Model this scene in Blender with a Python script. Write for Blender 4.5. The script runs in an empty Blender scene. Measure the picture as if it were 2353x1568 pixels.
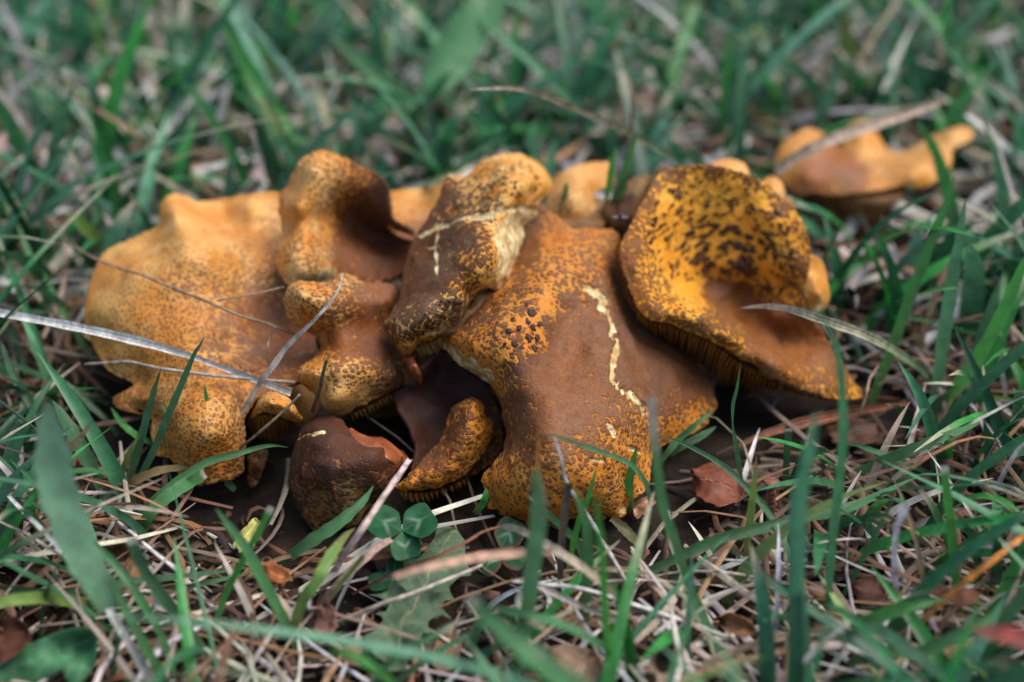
import bpy, bmesh, math, random
import numpy as np
R = math.radians
random.seed(11)
rng = np.random.default_rng(11)
scene = bpy.context.scene

# ------------------------------------------------------------------ camera, sky, sun, exposure
PITCH, LENS, SENSOR = 30.0, 50.0, 36.0
CAM = np.array([0.0, -0.407, 0.235])
W, H = 2353.0, 1568.0                       # pixel frame in which the photograph was measured
FPX = LENS / SENSOR * W
cam_d = bpy.data.cameras.new('camera')
cam = bpy.data.objects.new('camera', cam_d)
scene.collection.objects.link(cam)
cam.location = CAM
cam.rotation_euler = (R(90 - PITCH), 0, 0)
cam_d.lens, cam_d.sensor_width = LENS, SENSOR
cam_d.clip_start, cam_d.clip_end = 0.01, 200
cam_d.dof.use_dof = True
cam_d.dof.focus_distance = 0.375
cam_d.dof.aperture_fstop = 5.2
cam_d.dof.aperture_blades = 7
scene.camera = cam

SUN_EL, SUN_AZ = 63.0, 75.0                # azimuth measured from +Y (behind the mushrooms) to +X
world = bpy.data.worlds.new('World')
scene.world = world
world.use_nodes = True
wn, wl = world.node_tree.nodes, world.node_tree.links
bg = wn['Background']
sky = wn.new('ShaderNodeTexSky')
sky.sky_type = 'NISHITA'
sky.sun_disc = False
sky.sun_elevation = R(SUN_EL)
sky.sun_rotation = R(SUN_AZ)
sky.air_density, sky.dust_density, sky.ozone_density = 1.0, 3.0, 1.0
wl.new(sky.outputs['Color'], bg.inputs['Color'])
bg.inputs['Strength'].default_value = 0.10
sun_d = bpy.data.lights.new('sun', 'SUN')
sun = bpy.data.objects.new('sun', sun_d)
scene.collection.objects.link(sun)
sun_d.energy, sun_d.angle, sun_d.color = 1.3, R(45), (1.0, 0.97, 0.93)
sun.rotation_euler = (R(90 - SUN_EL), 0, R(180 - SUN_AZ) + math.pi * 0)
# a sun lamp shines along its -Z; turn it so that the light comes from (az, el)
from mathutils import Vector
_dir = Vector((math.sin(R(SUN_AZ)) * math.cos(R(SUN_EL)), math.cos(R(SUN_AZ)) * math.cos(R(SUN_EL)), math.sin(R(SUN_EL))))
sun.rotation_euler = _dir.to_track_quat('Z', 'Y').to_euler()
vs = scene.view_settings
vs.view_transform, vs.look, vs.exposure, vs.gamma = 'Standard', 'None', 1.25, 1.0
vs.use_curve_mapping = False
scene.cycles.use_denoising = True
scene.cycles.max_bounces = 6
scene.cycles.diffuse_bounces = 3
scene.cycles.transparent_max_bounces = 6
scene.cycles.sample_clamp_indirect = 4

# ------------------------------------------------------------------ geometry helpers
cp, sp = math.cos(R(PITCH)), math.sin(R(PITCH))
FWD, RIGHT, UP = np.array([0, cp, -sp]), np.array([1.0, 0, 0]), np.array([0, sp, cp])

def ray(u, v):
    u, v = np.asarray(u, float), np.asarray(v, float)
    return FWD + ((u - W / 2) / FPX)[..., None] * RIGHT - ((v - H / 2) / FPX)[..., None] * UP
def dz(u, v, z):                            # depth at which the line of sight is z mm above the ground
    return (np.asarray(z, float) / 1000 - CAM[2]) / ray(u, v)[..., 2]
def dy(u, v, y):                            # depth at which it is y mm behind the middle
    return (np.asarray(y, float) / 1000 - CAM[1]) / ray(u, v)[..., 1]
def at(u, v, d):
    return CAM + np.asarray(d)[..., None] * ray(u, v)
def project(p):
    q = p - CAM
    d = q @ FWD
    return W / 2 + FPX * (q @ RIGHT) / d, H / 2 - FPX * (q @ UP) / d, d

def hash3(i, j, k, s):
    h = (i * 374761393 + j * 668265263 + k * 2147483647 + s * 1274126177) & 0xffffffff
    h = ((h ^ (h >> 13)) * 1274126177) & 0xffffffff
    return ((h ^ (h >> 16)) & 0xffff) / 65535.0
def noise3(p, scale, seed=0):               # value noise in -1..1
    q = np.asarray(p) * scale
    i = np.floor(q).astype(np.int64); f = q - i
    f = f * f * (3 - 2 * f); out = 0
    for a in (0, 1):
        for b in (0, 1):
            for c in (0, 1):
                wgt = (f[..., 0] if a else 1 - f[..., 0]) * (f[..., 1] if b else 1 - f[..., 1]) * (f[..., 2] if c else 1 - f[..., 2])
                out = out + wgt * hash3(i[..., 0] + a, i[..., 1] + b, i[..., 2] + c, seed)
    return out * 2 - 1

def new_mesh(name, verts, quads=None, tris=None, attrs=None, smooth=True, col=None, poly=None):
    me = bpy.data.meshes.new(name)
    verts = np.asarray(verts, np.float32)
    me.vertices.add(len(verts)); me.vertices.foreach_set('co', verts.ravel())
    loops, starts, n = [], [], 0
    for arr, k in ((quads, 4), (tris, 3)):
        if arr is not None and len(arr):
            arr = np.asarray(arr, np.int32)
            loops.append(arr.ravel()); starts.append(n + np.arange(len(arr)) * k); n += arr.size
    loops, starts = np.concatenate(loops).astype(np.int32), np.concatenate(starts).astype(np.int32)
    me.loops.add(len(loops)); me.loops.foreach_set('vertex_index', loops)
    me.polygons.add(len(starts)); me.polygons.foreach_set('loop_start', starts)
    me.update(calc_edges=True)
    me.validate()
    if smooth:
        me.polygons.foreach_set('use_smooth', np.ones(len(me.polygons), bool))
    for k, a in (attrs or {}).items():
        t = me.attributes.new(k, 'FLOAT', 'POINT'); t.data.foreach_set('value', np.asarray(a, np.float32))
    if col is not None:
        t = me.attributes.new('col', 'FLOAT_COLOR', 'POINT')
        c = np.ones((len(verts), 4), np.float32); c[:, :3] = col
        t.data.foreach_set('color', c.ravel())
    return me

def link(name, me, mat, parent=None, label=None, cat=None, group=None, kind=None):
    o = bpy.data.objects.new(name, me)
    scene.collection.objects.link(o)
    if mat is not None: me.materials.append(mat)
    o.parent = parent
    for k, val in (('label', label), ('category', cat), ('group', group), ('kind', kind)):
        if val: o[k] = val
    return o
def thing(name, loc, label, cat, group=None):
    return link_empty(name, loc, label, cat, group)
def link_empty(name, loc, label, cat, group):
    o = bpy.data.objects.new(name, None)
    scene.collection.objects.link(o)
    o.location = loc; o.empty_display_size = 0.01
    o['label'], o['category'] = label, cat
    if group: o['group'] = group
    return o

def catmull(P, n_per=10, closed=True):
    P = np.asarray(P, float); n = len(P); out = []
    t = np.linspace(0, 1, n_per, endpoint=False)[:, None]
    rngi = range(n) if closed else range(n - 1)
    for i in rngi:
        if closed: a, b, c, d = P[i - 1], P[i], P[(i + 1) % n], P[(i + 2) % n]
        else: a, b, c, d = P[max(i - 1, 0)], P[i], P[i + 1], P[min(i + 2, n - 1)]
        out.append(0.5 * (2 * b + (c - a) * t + (2 * a - 5 * b + 4 * c - d) * t ** 2 + (3 * b - a - 3 * c + d) * t ** 3))
    if not closed: out.append(P[-1][None])
    return np.concatenate(out)
def resample(P, n, closed):
    Q = np.vstack([P, P[:1]]) if closed else P
    L = np.concatenate([[0], np.cumsum(np.linalg.norm(np.diff(Q[:, :2], axis=0), axis=1))])
    s = np.linspace(0, L[-1], n, endpoint=not closed)
    return np.stack([np.interp(s, L, Q[:, k]) for k in range(Q.shape[1])], 1)

def rbf(C, D):                              # smooth depth over the picture through scattered points
    C = np.asarray(C, float) / 100; D = np.asarray(D, float); n = len(C)
    phi = lambda r: np.power(r, 1.7)
    A = np.zeros((n + 3, n + 3))
    A[:n, :n] = phi(np.linalg.norm(C[:, None] - C[None], axis=2))
    A[:n, n:] = np.c_[np.ones(n), C]; A[n:, :n] = A[:n, n:].T
    wgt = np.linalg.solve(A + 1e-9 * np.eye(n + 3), np.r_[D, 0, 0, 0])
    def f(Q):
        Q = np.asarray(Q, float) / 100; sh = Q.shape[:-1]; Q = Q.reshape(-1, 2); o = np.empty(len(Q))
        for i in range(0, len(Q), 20000):
            q = Q[i:i + 20000]
            o[i:i + 20000] = phi(np.linalg.norm(q[:, None] - C[None], axis=2)) @ wgt[:n] + wgt[n] + q @ wgt[n + 1:]
        return o.reshape(sh)
    return f

def shepard(Q, pts, vals, power=3.0):
    Q = np.asarray(Q, float); sh = Q.shape[:-1]; Q = Q.reshape(-1, 2)
    pts, vals = np.asarray(pts, float), np.asarray(vals, float)
    out = np.empty((len(Q), vals.shape[1]))
    for i in range(0, len(Q), 20000):
        w_ = 1 / (np.linalg.norm(Q[i:i + 20000, None] - pts[None], axis=2) + 6) ** power
        out[i:i + 20000] = (w_ @ vals) / w_.sum(1, keepdims=True)
    return out.reshape(sh + (vals.shape[1],))

def polydist(Q, poly):
    Q = np.asarray(Q, float); poly = np.asarray(poly, float); best = np.full(Q.shape[:-1], 1e9)
    for a, b in zip(poly[:-1], poly[1:]):
        ab = b - a; t = np.clip(((Q - a) @ ab) / (ab @ ab), 0, 1)
        best = np.minimum(best, np.linalg.norm(Q - (a + t[..., None] * ab), axis=-1))
    return best

ZS = 4                                      # coarse map of the caps, so that loose grass is not grown through them
zbuf = np.full((int(H / ZS) + 1, int(W / ZS) + 1), np.inf)
foot = set()

def surface(outline, interior, skel, rings, segs, mode='z', smooth=True, rim=0.0007, thick=0.0028, lump=0.0004, lump_s=90,
            wob=1.2, edge_noise=0.0, attrs=None, cracks=(), base=(0, 0, 0), seed=0, splat=True, wrinkle=0.0, scales=0.0):
    """A skin stretched over measured points: outline and interior are (u, v, height mm) or (u, v, y mm)."""
    conv = dz if mode == 'z' else dy
    O = np.array([p[:3] for p in outline], float)
    I = np.array([p[:3] for p in interior], float).reshape(-1, 3)
    C = np.vstack([O, I])
    f = rbf(C[:, :2], conv(C[:, 0], C[:, 1], C[:, 2]))
    ring = resample(catmull(O[:, :2]) if smooth else O[:, :2], segs, True)
    if wob:
        a = np.linspace(0, 1, segs, endpoint=False)
        q = np.c_[np.cos(a * 2 * np.pi), np.sin(a * 2 * np.pi), np.full(segs, seed * 3.7)]
        ring = ring + wob * np.c_[noise3(q, 14, 3) + .7 * noise3(q, 40, 5) + .6 * noise3(q, 90, 6), noise3(q, 14, 8) + .7 * noise3(q, 40, 9) + .6 * noise3(q, 90, 10)]
    S = resample(catmull(np.array(skel, float), 20, False), 240, False) if len(skel) > 1 else np.repeat(np.array(skel, float), 2, 0)
    idx = np.argmin(np.linalg.norm(ring[:, None] - S[None], axis=2), axis=1)
    inner = S[idx]
    k = max(3, segs // 14); ker = np.ones(k) / k
    inner = np.stack([np.convolve(np.r_[inner[-k:, c], inner[:, c], inner[:k, c]], ker, 'same')[k:-k] for c in (0, 1)], 1)
    nsc = max(3, segs // 4)
    SC = resample(S, nsc, False)
    idc = np.argmin(np.linalg.norm(inner[:, None] - SC[None], axis=2), axis=1)
    core = SC[idc]
    nc = 8                                   # the loop left round the middle line is closed onto it
    q = np.r_[np.zeros(nc), np.linspace(0, 1, rings - nc) ** 0.92]
    G = inner[None] + (ring - inner)[None] * q[:, None, None]
    G[:nc] = core[None] + (inner - core)[None] * np.linspace(0, 1, nc, endpoint=False)[:, None, None]
    lo, hi, st = G.reshape(-1, 2).min(0) - 16, G.reshape(-1, 2).max(0) + 16, 3.0
    gu, gv = np.arange(lo[0], hi[0] + st, st), np.arange(lo[1], hi[1] + st, st)
    GG = np.stack(np.meshgrid(gu, gv), -1)
    PP = at(GG[..., 0], GG[..., 1], f(GG))
    NN = np.cross(np.gradient(PP, axis=0), np.gradient(PP, axis=1)); NN /= np.linalg.norm(NN, axis=-1, keepdims=True)
    def skin(G, e_of, with_vals=True):
        D = f(G); P = at(G[..., 0], G[..., 1], D); e = e_of(D)
        x, y = (G[..., 0] - gu[0]) / st, (G[..., 1] - gv[0]) / st
        xi, yi = x.astype(int), y.astype(int); fx, fy = (x - xi)[..., None], (y - yi)[..., None]
        N = NN[yi, xi] * (1 - fx) * (1 - fy) + NN[yi, xi + 1] * fx * (1 - fy) + NN[yi + 1, xi] * (1 - fx) * fy + NN[yi + 1, xi + 1] * fx * fy
        N /= np.linalg.norm(N, axis=-1, keepdims=True)
        N = N * np.sign(np.sum(N * (CAM - P), -1, keepdims=True))
        vals = {'f': np.zeros(G.shape[:-1])}
        if not with_vals: pass
        elif attrs is None: vals = {}
        else:
            V = shepard(G, [a[:2] for a in attrs], [a[2:] for a in attrs])
            vals = {'b': V[..., 0], 'k': V[..., 1], 'f': V[..., 2], 'd': V[..., 3]}
        disp = lump * (noise3(P, lump_s, seed) + .5 * noise3(P, lump_s * 2.3, seed + 1)) * np.clip(e / .004, 0.15, 1)
        if wrinkle: disp = disp + wrinkle * (1 - 2 * np.abs(noise3(P, 160, seed + 4))) * np.clip(e / .006, .1, 1)
        if scales: disp = disp + scales * noise3(P, 620, seed + 6)
        for poly, wd, dep in cracks:
            dd = polydist(G, poly); jag = wd * (1 + .75 * noise3(P, 230, seed + 3) + .6 * noise3(P, 700, seed + 2) + .35 * noise3(P, 1500, seed + 2))
            m = 1 / (1 + np.exp(np.clip((dd - jag) / .8, -30, 30)))
            vals['f'] = np.maximum(vals['f'], m); disp = disp - dep * m
        if edge_noise: disp = disp + edge_noise * noise3(P, 260, seed + 5) * np.exp(-e / .003)
        return P + N * disp[..., None], N, D, e, vals
    Gi = GG[1:-2, 1:-2]                       # normals of the skin with its lumps, so that the shading ignores the ring layout
    Pd = skin(Gi, lambda D: np.full(D.shape, .012), False)[0]
    ND = np.cross(np.gradient(Pd, axis=0), np.gradient(Pd, axis=1)); ND /= np.linalg.norm(ND, axis=-1, keepdims=True)
    ND = ND * np.sign(np.sum(ND * (CAM - Pd), -1, keepdims=True))
    def lumpy_normal(G):
        x, y = np.clip((G[..., 0] - gu[1]) / st, 0, ND.shape[1] - 1.01), np.clip((G[..., 1] - gv[1]) / st, 0, ND.shape[0] - 1.01)
        xi, yi = x.astype(int), y.astype(int); fx, fy = (x - xi)[..., None], (y - yi)[..., None]
        n = ND[yi, xi] * (1 - fx) * (1 - fy) + ND[yi, xi + 1] * fx * (1 - fy) + ND[yi + 1, xi] * (1 - fx) * fy + ND[yi + 1, xi + 1] * fx * fy
        return n / np.linalg.norm(n, axis=-1, keepdims=True)
    P, N, D, e, at_vals = skin(G, lambda D: np.linalg.norm(ring - inner, axis=1)[None] * (1 - q)[:, None] * D / FPX)
    off = np.where(e < rim, rim - np.sqrt(np.clip(rim ** 2 - (rim - np.minimum(e, rim)) ** 2, 0, None)), 0)
    T = P - N * off[..., None]
    B = P - N * (2 * rim - off + thick * (1 - np.exp(-e / .008)))[..., None]
    if splat:
        uu, vv, d = project(T.reshape(-1, 3))
        ui, vi = (uu / ZS).astype(int), (vv / ZS).astype(int)
        ok = (ui >= 0) & (vi >= 0) & (ui < zbuf.shape[1]) & (vi < zbuf.shape[0])
        np.minimum.at(zbuf, (vi[ok], ui[ok]), d[ok])
        if splat == 1: foot.update(map(tuple, np.unique((T.reshape(-1, 3)[:, :2] / .006).round().astype(int), axis=0)))
    nr, ns = rings, segs
    ids = nsc + np.arange((nr - 1) * ns).reshape(nr - 1, ns)
    ids = np.vstack([idc[None], ids])                     # the innermost row shares the points of the middle line
    step = 3
    rows = [r for r in sorted(set(range(0, nr - 1, step)) | {nr - 2}) if r > 0]
    nt_ = nsc + (nr - 1) * ns
    idb = nt_ + nsc + np.arange(len(rows) * ns).reshape(len(rows), ns)
    idb_full = np.vstack([nt_ + idc[None], idb, ids[-1:]])
    def grid(idm):
        a, b = idm[:-1], idm[1:]
        return np.stack([a, b, np.roll(b, -1, 1), np.roll(a, -1, 1)], -1).reshape(-1, 4)
    def pack(top, bot):
        ct = np.zeros((nsc,) + top.shape[2:]); ct[:] = top[0, 0]; ct[idc] = top[0]
        cb = np.zeros((nsc,) + bot.shape[2:]); cb[:] = bot[0, 0]; cb[idc] = bot[0]
        r = (-1,) + top.shape[2:]
        return np.concatenate([ct, top[1:].reshape(r), cb, bot[rows].reshape(r)])
    verts = pack(T, B) - np.asarray(base)
    faces = np.vstack([grid(ids), grid(idb_full)[:, ::-1]])
    dup = faces[:, 0] == faces[:, 3]; dup2 = faces[:, 0] == faces[:, 3]
    same = (faces[:, [0, 1, 2, 3]] == faces[:, [3, 0, 1, 2]])
    quad_ok = ~same.any(1)
    tri = []
    for f_, sm in zip(faces[~quad_ok], same[~quad_ok]): tri.append([x for x, y in zip(f_, sm) if not y])
    tris = np.array([x for x in tri if len(x) == 3], np.int32).reshape(-1, 3)
    faces = (faces[quad_ok], tris)
    vals = {kk: pack(x, x) for kk, x in at_vals.items()}
    def facing(fc):                           # does the winding of the upper skin look outward?
        fc = fc[:: max(1, len(fc) // 4000)]
        n_ = np.cross(verts[fc[:, 1]] - verts[fc[:, 0]], verts[fc[:, 2]] - verts[fc[:, 0]])
        return np.sum(n_ * (CAM - np.asarray(base) - verts[fc[:, 0]])) > 0
    nt_faces = quad_ok[:(nr - 1) * ns].sum()
    if not facing(faces[0][:nt_faces]): faces = (faces[0][:, ::-1], faces[1][:, ::-1])
    # across / along coordinates for veins
    vals['under'] = pack(np.zeros((nr, ns)), np.ones((nr, ns)))
    vals['edge'] = pack(e, e) * 1000
    qq = np.repeat(q[:, None], ns, 1); vals['rad'] = pack(qq, qq)
    vals['u'], vals['v'] = pack(G[..., 0], G[..., 0]), pack(G[..., 1], G[..., 1])
    nrm = pack(lumpy_normal(G) * (e > 2.5 * rim)[..., None], np.zeros(G.shape[:2] + (3,)))
    if len(skel) > 1 and rings > 45:          # a backing strip just under the middle line keeps the skin closed there
        n2 = max(12, int(np.linalg.norm(np.diff(S, axis=0), axis=1).sum() / 2.5)); C2 = resample(S, n2, False)
        tg = np.gradient(C2, axis=0); tg /= np.linalg.norm(tg, axis=1, keepdims=True); pn = np.c_[-tg[:, 1], tg[:, 0]]
        G2 = C2[:, None] + pn[:, None] * np.linspace(-9, 9, 9)[None, :, None]
        P2, N2, D2, e2, v2 = skin(G2, lambda D: np.full(D.shape, .012))
        T2 = P2 - N2 * (.00006 + .0002 * (np.abs(np.linspace(-1, 1, 9)) ** 2)[None, :, None])
        i2 = len(verts) + np.arange(n2 * 9).reshape(n2, 9)
        verts = np.vstack([verts, T2.reshape(-1, 3) - np.asarray(base)])
        f2 = np.stack([i2[:-1, :-1], i2[1:, :-1], i2[1:, 1:], i2[:-1, 1:]], -1).reshape(-1, 4)
        if not facing(f2): f2 = f2[:, ::-1]
        faces = (np.vstack([faces[0], f2]), faces[1])
        nrm = np.vstack([nrm, lumpy_normal(G2).reshape(-1, 3)])
        for kk in vals:
            add = v2[kk].reshape(-1) if kk in v2 else {'under': np.zeros(n2 * 9), 'edge': np.full(n2 * 9, 12.), 'rad': np.zeros(n2 * 9), 'u': G2[..., 0].reshape(-1), 'v': G2[..., 1].reshape(-1)}[kk]
            vals[kk] = np.r_[vals[kk], add]
    surface.normals = nrm
    return verts, faces, vals, T, B, G, f

def curve_pts(pts, n, mode='z'):
    P = np.array([p[:3] for p in pts], float)
    conv = dz if mode == 'z' else dy
    d = conv(P[:, 0], P[:, 1], P[:, 2])
    Q = resample(catmull(np.c_[P[:, :2], d], 12, False), n, False)
    return at(Q[:, 0], Q[:, 1], Q[:, 2])

def tube(path, radii, sides=7, flat=1.0, closed_ends=True):
    path = np.asarray(path, float); n = len(path); radii = np.broadcast_to(np.asarray(radii, float), n)
    T = np.gradient(path, axis=0); T /= np.linalg.norm(T, axis=1, keepdims=True) + 1e-12
    ref = np.array([0.31, -0.5, 0.81])
    A = np.cross(T, ref); A /= np.linalg.norm(A, axis=1, keepdims=True) + 1e-12
    B = np.cross(T, A)
    a = np.linspace(0, 2 * np.pi, sides, endpoint=False)
    V = path[:, None] + radii[:, None, None] * (np.cos(a)[None, :, None] * A[:, None] + flat * np.sin(a)[None, :, None] * B[:, None])
    ids = np.arange(n * sides).reshape(n, sides)
    q = np.stack([ids[:-1], np.roll(ids[:-1], -1, 1), np.roll(ids[1:], -1, 1), ids[1:]], -1).reshape(-1, 4)
    V = V.reshape(-1, 3); tris = []
    if closed_ends:
        V = np.vstack([V, path[0], path[-1]])
        for i in range(sides):
            tris.append((ids[0, (i + 1) % sides], ids[0, i], n * sides)); tris.append((ids[-1, i], ids[-1, (i + 1) % sides], n * sides + 1))
    return V, q, np.array(tris) if tris else None

# ------------------------------------------------------------------ materials
def mat_new(name):
    m = bpy.data.materials.new(name); m.use_nodes = True
    nt = m.node_tree; b = nt.nodes['Principled BSDF']
    return m, nt, b
class NT:
    def __init__(s, nt): s.nt = nt
    def n(s, t, **kw):
        x = s.nt.nodes.new(t)
        for k, v in kw.items(): setattr(x, k, v)
        return x
    def l(s, a, b): s.nt.links.new(a, b)
    def attr(s, name): return s.n('ShaderNodeAttribute', attribute_name=name)
    def set(s, sock, v):
        if isinstance(v, (int, float)): sock.default_value = v
        elif isinstance(v, tuple): sock.default_value = v if len(v) == len(sock.default_value) else v + (1,)
        else: s.l(v, sock)
    def math(s, op, a, b=0.0, clamp=False):
        x = s.n('ShaderNodeMath', operation=op, use_clamp=clamp); s.set(x.inputs[0], a); s.set(x.inputs[1], b); return x.outputs[0]
    def mix(s, fac, a, b):
        x = s.n('ShaderNodeMix', data_type='RGBA'); s.set(x.inputs['Factor'], fac); s.set(x.inputs['A'], a); s.set(x.inputs['B'], b); return x.outputs['Result']
    def mixf(s, fac, a, b):
        x = s.n('ShaderNodeMix', data_type='FLOAT'); s.set(x.inputs['Factor'], fac); s.set(x.inputs['A'], a); s.set(x.inputs['B'], b); return x.outputs['Result']
    def noise(s, vec, scale, detail=3.0, rough=0.55, dist=0.0):
        x = s.n('ShaderNodeTexNoise'); s.set(x.inputs['Scale'], scale); s.set(x.inputs['Detail'], detail); s.set(x.inputs['Roughness'], rough); s.set(x.inputs['Distortion'], dist)
        if vec is not None: s.l(vec, x.inputs['Vector'])
        return x
    def vor(s, vec, scale, feature='F1'):
        x = s.n('ShaderNodeTexVoronoi', feature=feature); s.set(x.inputs['Scale'], scale); s.l(vec, x.inputs['Vector']); return x
    def ramp(s, v, a, b, c=0.0, d=1.0, smooth=True):
        x = s.n('ShaderNodeMapRange', interpolation_type='SMOOTHSTEP' if smooth else 'LINEAR'); s.set(x.inputs[0], v)
        for i, q in enumerate((a, b, c, d)): s.set(x.inputs[i + 1], q)
        return x.outputs[0]

def cap_material(name, yellow=(0.60, 0.27, 0.035), pale=(0.74, 0.47, 0.16), rust=(0.17, 0.052, 0.010), dark=(0.040, 0.014, 0.009), fine=680, coarse=210,
                 soft=0.05, bump=0.5, stretch=(1, 1, 1), rough=0.6, spec=.22, net=(0.40, 0.125, 0.014)):
    m, nt, b = mat_new(name); t = NT(nt)
    pos = t.n('ShaderNodeTexCoord').outputs['Object']
    mp = t.n('ShaderNodeMapping'); mp.inputs['Scale'].default_value = stretch; t.l(pos, mp.inputs['Vector'])
    warp = t.noise(mp.outputs[0], 380, 2)
    sub = t.n('ShaderNodeVectorMath', operation='SUBTRACT'); t.l(warp.outputs['Color'], sub.inputs[0]); sub.inputs[1].default_value = (.5, .5, .5)
    scl = t.n('ShaderNodeVectorMath', operation='SCALE'); t.l(sub.outputs[0], scl.inputs[0]); scl.inputs['Scale'].default_value = 0.0012
    add = t.n('ShaderNodeVectorMath', operation='ADD'); t.l(mp.outputs[0], add.inputs[0]); t.l(scl.outputs[0], add.inputs[1])
    p = add.outputs[0]
    B, K, F, Dk, U = (t.attr(x).outputs['Fac'] for x in ('b', 'k', 'f', 'd', 'under'))
    vf = t.vor(p, fine)
    mc = t.n('ShaderNodeMapping'); mc.inputs['Scale'].default_value = (.75, 1.0, 1.1); t.l(p, mc.inputs['Vector'])
    wc = t.noise(mc.outputs[0], 260, 3); sc2 = t.n('ShaderNodeVectorMath', operation='SCALE'); t.l(wc.outputs['Color'], sc2.inputs[0]); sc2.inputs['Scale'].default_value = 0.009
    ac2 = t.n('ShaderNodeVectorMath', operation='ADD'); t.l(mc.outputs[0], ac2.inputs[0]); t.l(sc2.outputs[0], ac2.inputs[1])
    vc = t.vor(ac2.outputs[0], coarse)
    vfb = t.vor(p, fine * 1.9)
    dist_f = t.math('ADD', t.math('MULTIPLY', vf.outputs['Distance'], .75), t.math('MULTIPLY', vfb.outputs['Distance'], .25))
    dist = t.mixf(K, dist_f, vc.outputs['Distance'])
    big = t.noise(pos, 75, 4, .6)
    mid = t.noise(pos, 330, 3, .6)
    jit = t.math('ADD', t.math('MULTIPLY', t.math('SUBTRACT', big.outputs['Fac'], .5), .30), t.math('MULTIPLY', t.math('SUBTRACT', mid.outputs['Fac'], .5), .16))
    thr = t.math('ADD', B, jit)
    mask = t.ramp(t.math('SUBTRACT', t.math('MULTIPLY', thr, .78), dist), -soft, soft)
    fine_n = t.noise(pos, 1500, 3, .65)
    ycol = t.mix(t.ramp(big.outputs['Fac'], .38, .68), yellow, pale)
    ycol = t.mix(t.math('MULTIPLY', t.ramp(fine_n.outputs['Fac'], .45, .7), .35), ycol, rust)
    ycol = t.mix(t.math('MULTIPLY', t.ramp(B, .55, 1.05), .6), ycol, net)
    dmix = t.math('ADD', Dk, t.math('MULTIPLY', t.math('SUBTRACT', mid.outputs['Fac'], .5), .9), clamp=True)
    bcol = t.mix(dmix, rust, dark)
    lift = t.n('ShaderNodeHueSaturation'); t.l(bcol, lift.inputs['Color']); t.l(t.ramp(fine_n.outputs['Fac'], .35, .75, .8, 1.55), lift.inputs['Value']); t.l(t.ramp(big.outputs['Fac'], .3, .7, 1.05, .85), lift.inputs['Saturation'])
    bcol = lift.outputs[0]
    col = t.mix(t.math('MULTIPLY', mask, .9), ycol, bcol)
    fm = t.ramp(t.math('ADD', F, t.math('MULTIPLY', t.math('SUBTRACT', mid.outputs['Fac'], .5), .7)), .38, .62)
    flesh = t.mix(t.ramp(mid.outputs['Fac'], .35, .7), (0.42, 0.25, 0.08), (0.80, 0.66, 0.36))
    col = t.mix(fm, col, flesh)
    col = t.mix(U, col, t.mix(t.ramp(mid.outputs['Fac'], .3, .7), (0.10, 0.04, 0.01), (0.24, 0.11, 0.025)))
    t.l(col, b.inputs['Base Color'])
    t.set(b.inputs['Roughness'], t.math('ADD', rough - .1, t.math('MULTIPLY', mid.outputs['Fac'], .25)))
    b.inputs['Specular IOR Level'].default_value = spec
    h = t.math('ADD', t.math('MULTIPLY', mask, .6), t.math('MULTIPLY', fine_n.outputs['Fac'], .35))
    h = t.math('ADD', h, t.math('MULTIPLY', mid.outputs['Fac'], .5))
    bp = t.n('ShaderNodeBump'); bp.inputs['Strength'].default_value = bump; bp.inputs['Distance'].default_value = 0.0011
    t.l(h, bp.inputs['Height']); t.l(bp.outputs[0], b.inputs['Normal'])
    return m

M_gold = cap_material('cap_gold', yellow=(0.54, 0.210, 0.025), pale=(0.67, 0.365, 0.095), rust=(0.22, 0.062, 0.008), dark=(0.055, 0.017, 0.008), fine=880, coarse=300, soft=.2, bump=.4, rough=.5, spec=.35, net=(0.44, 0.15, 0.015))
M_cap = cap_material('cap_scaly', yellow=(0.50, 0.165, 0.012), pale=(0.58, 0.235, 0.028), rust=(0.165, 0.060, 0.018), dark=(0.024, 0.008, 0.006), fine=740, spec=.28, soft=.09, bump=.8)
M_fold = cap_material('cap_folded', yellow=(0.52, 0.20, 0.026), pale=(0.66, 0.38, 0.12), rust=(0.17, 0.048, 0.009), dark=(0.020, 0.008, 0.009), fine=800, coarse=300, soft=.13, spec=.28, bump=.7)
M_saddle = cap_material('cap_saddle', yellow=(0.56, 0.225, 0.025), pale=(0.74, 0.46, 0.15), rust=(0.105, 0.034, 0.008), dark=(0.032, 0.013, 0.008), fine=720, coarse=340, soft=.09, bump=1.0)
M_funnel = cap_material('cap_funnel', yellow=(0.70, 0.275, 0.014), pale=(0.76, 0.36, 0.04), rust=(0.20, 0.064, 0.013), dark=(0.026, 0.008, 0.006), fine=780, coarse=210, soft=.09, bump=1.0)
M_dark = cap_material('cap_dark', yellow=(0.20, 0.085, 0.020), pale=(0.26, 0.16, 0.05), rust=(0.070, 0.021, 0.007), dark=(0.018, 0.006, 0.009), fine=700, coarse=300, soft=.16, bump=.7, rough=.6, net=(0.15, 0.05, 0.012))

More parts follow.
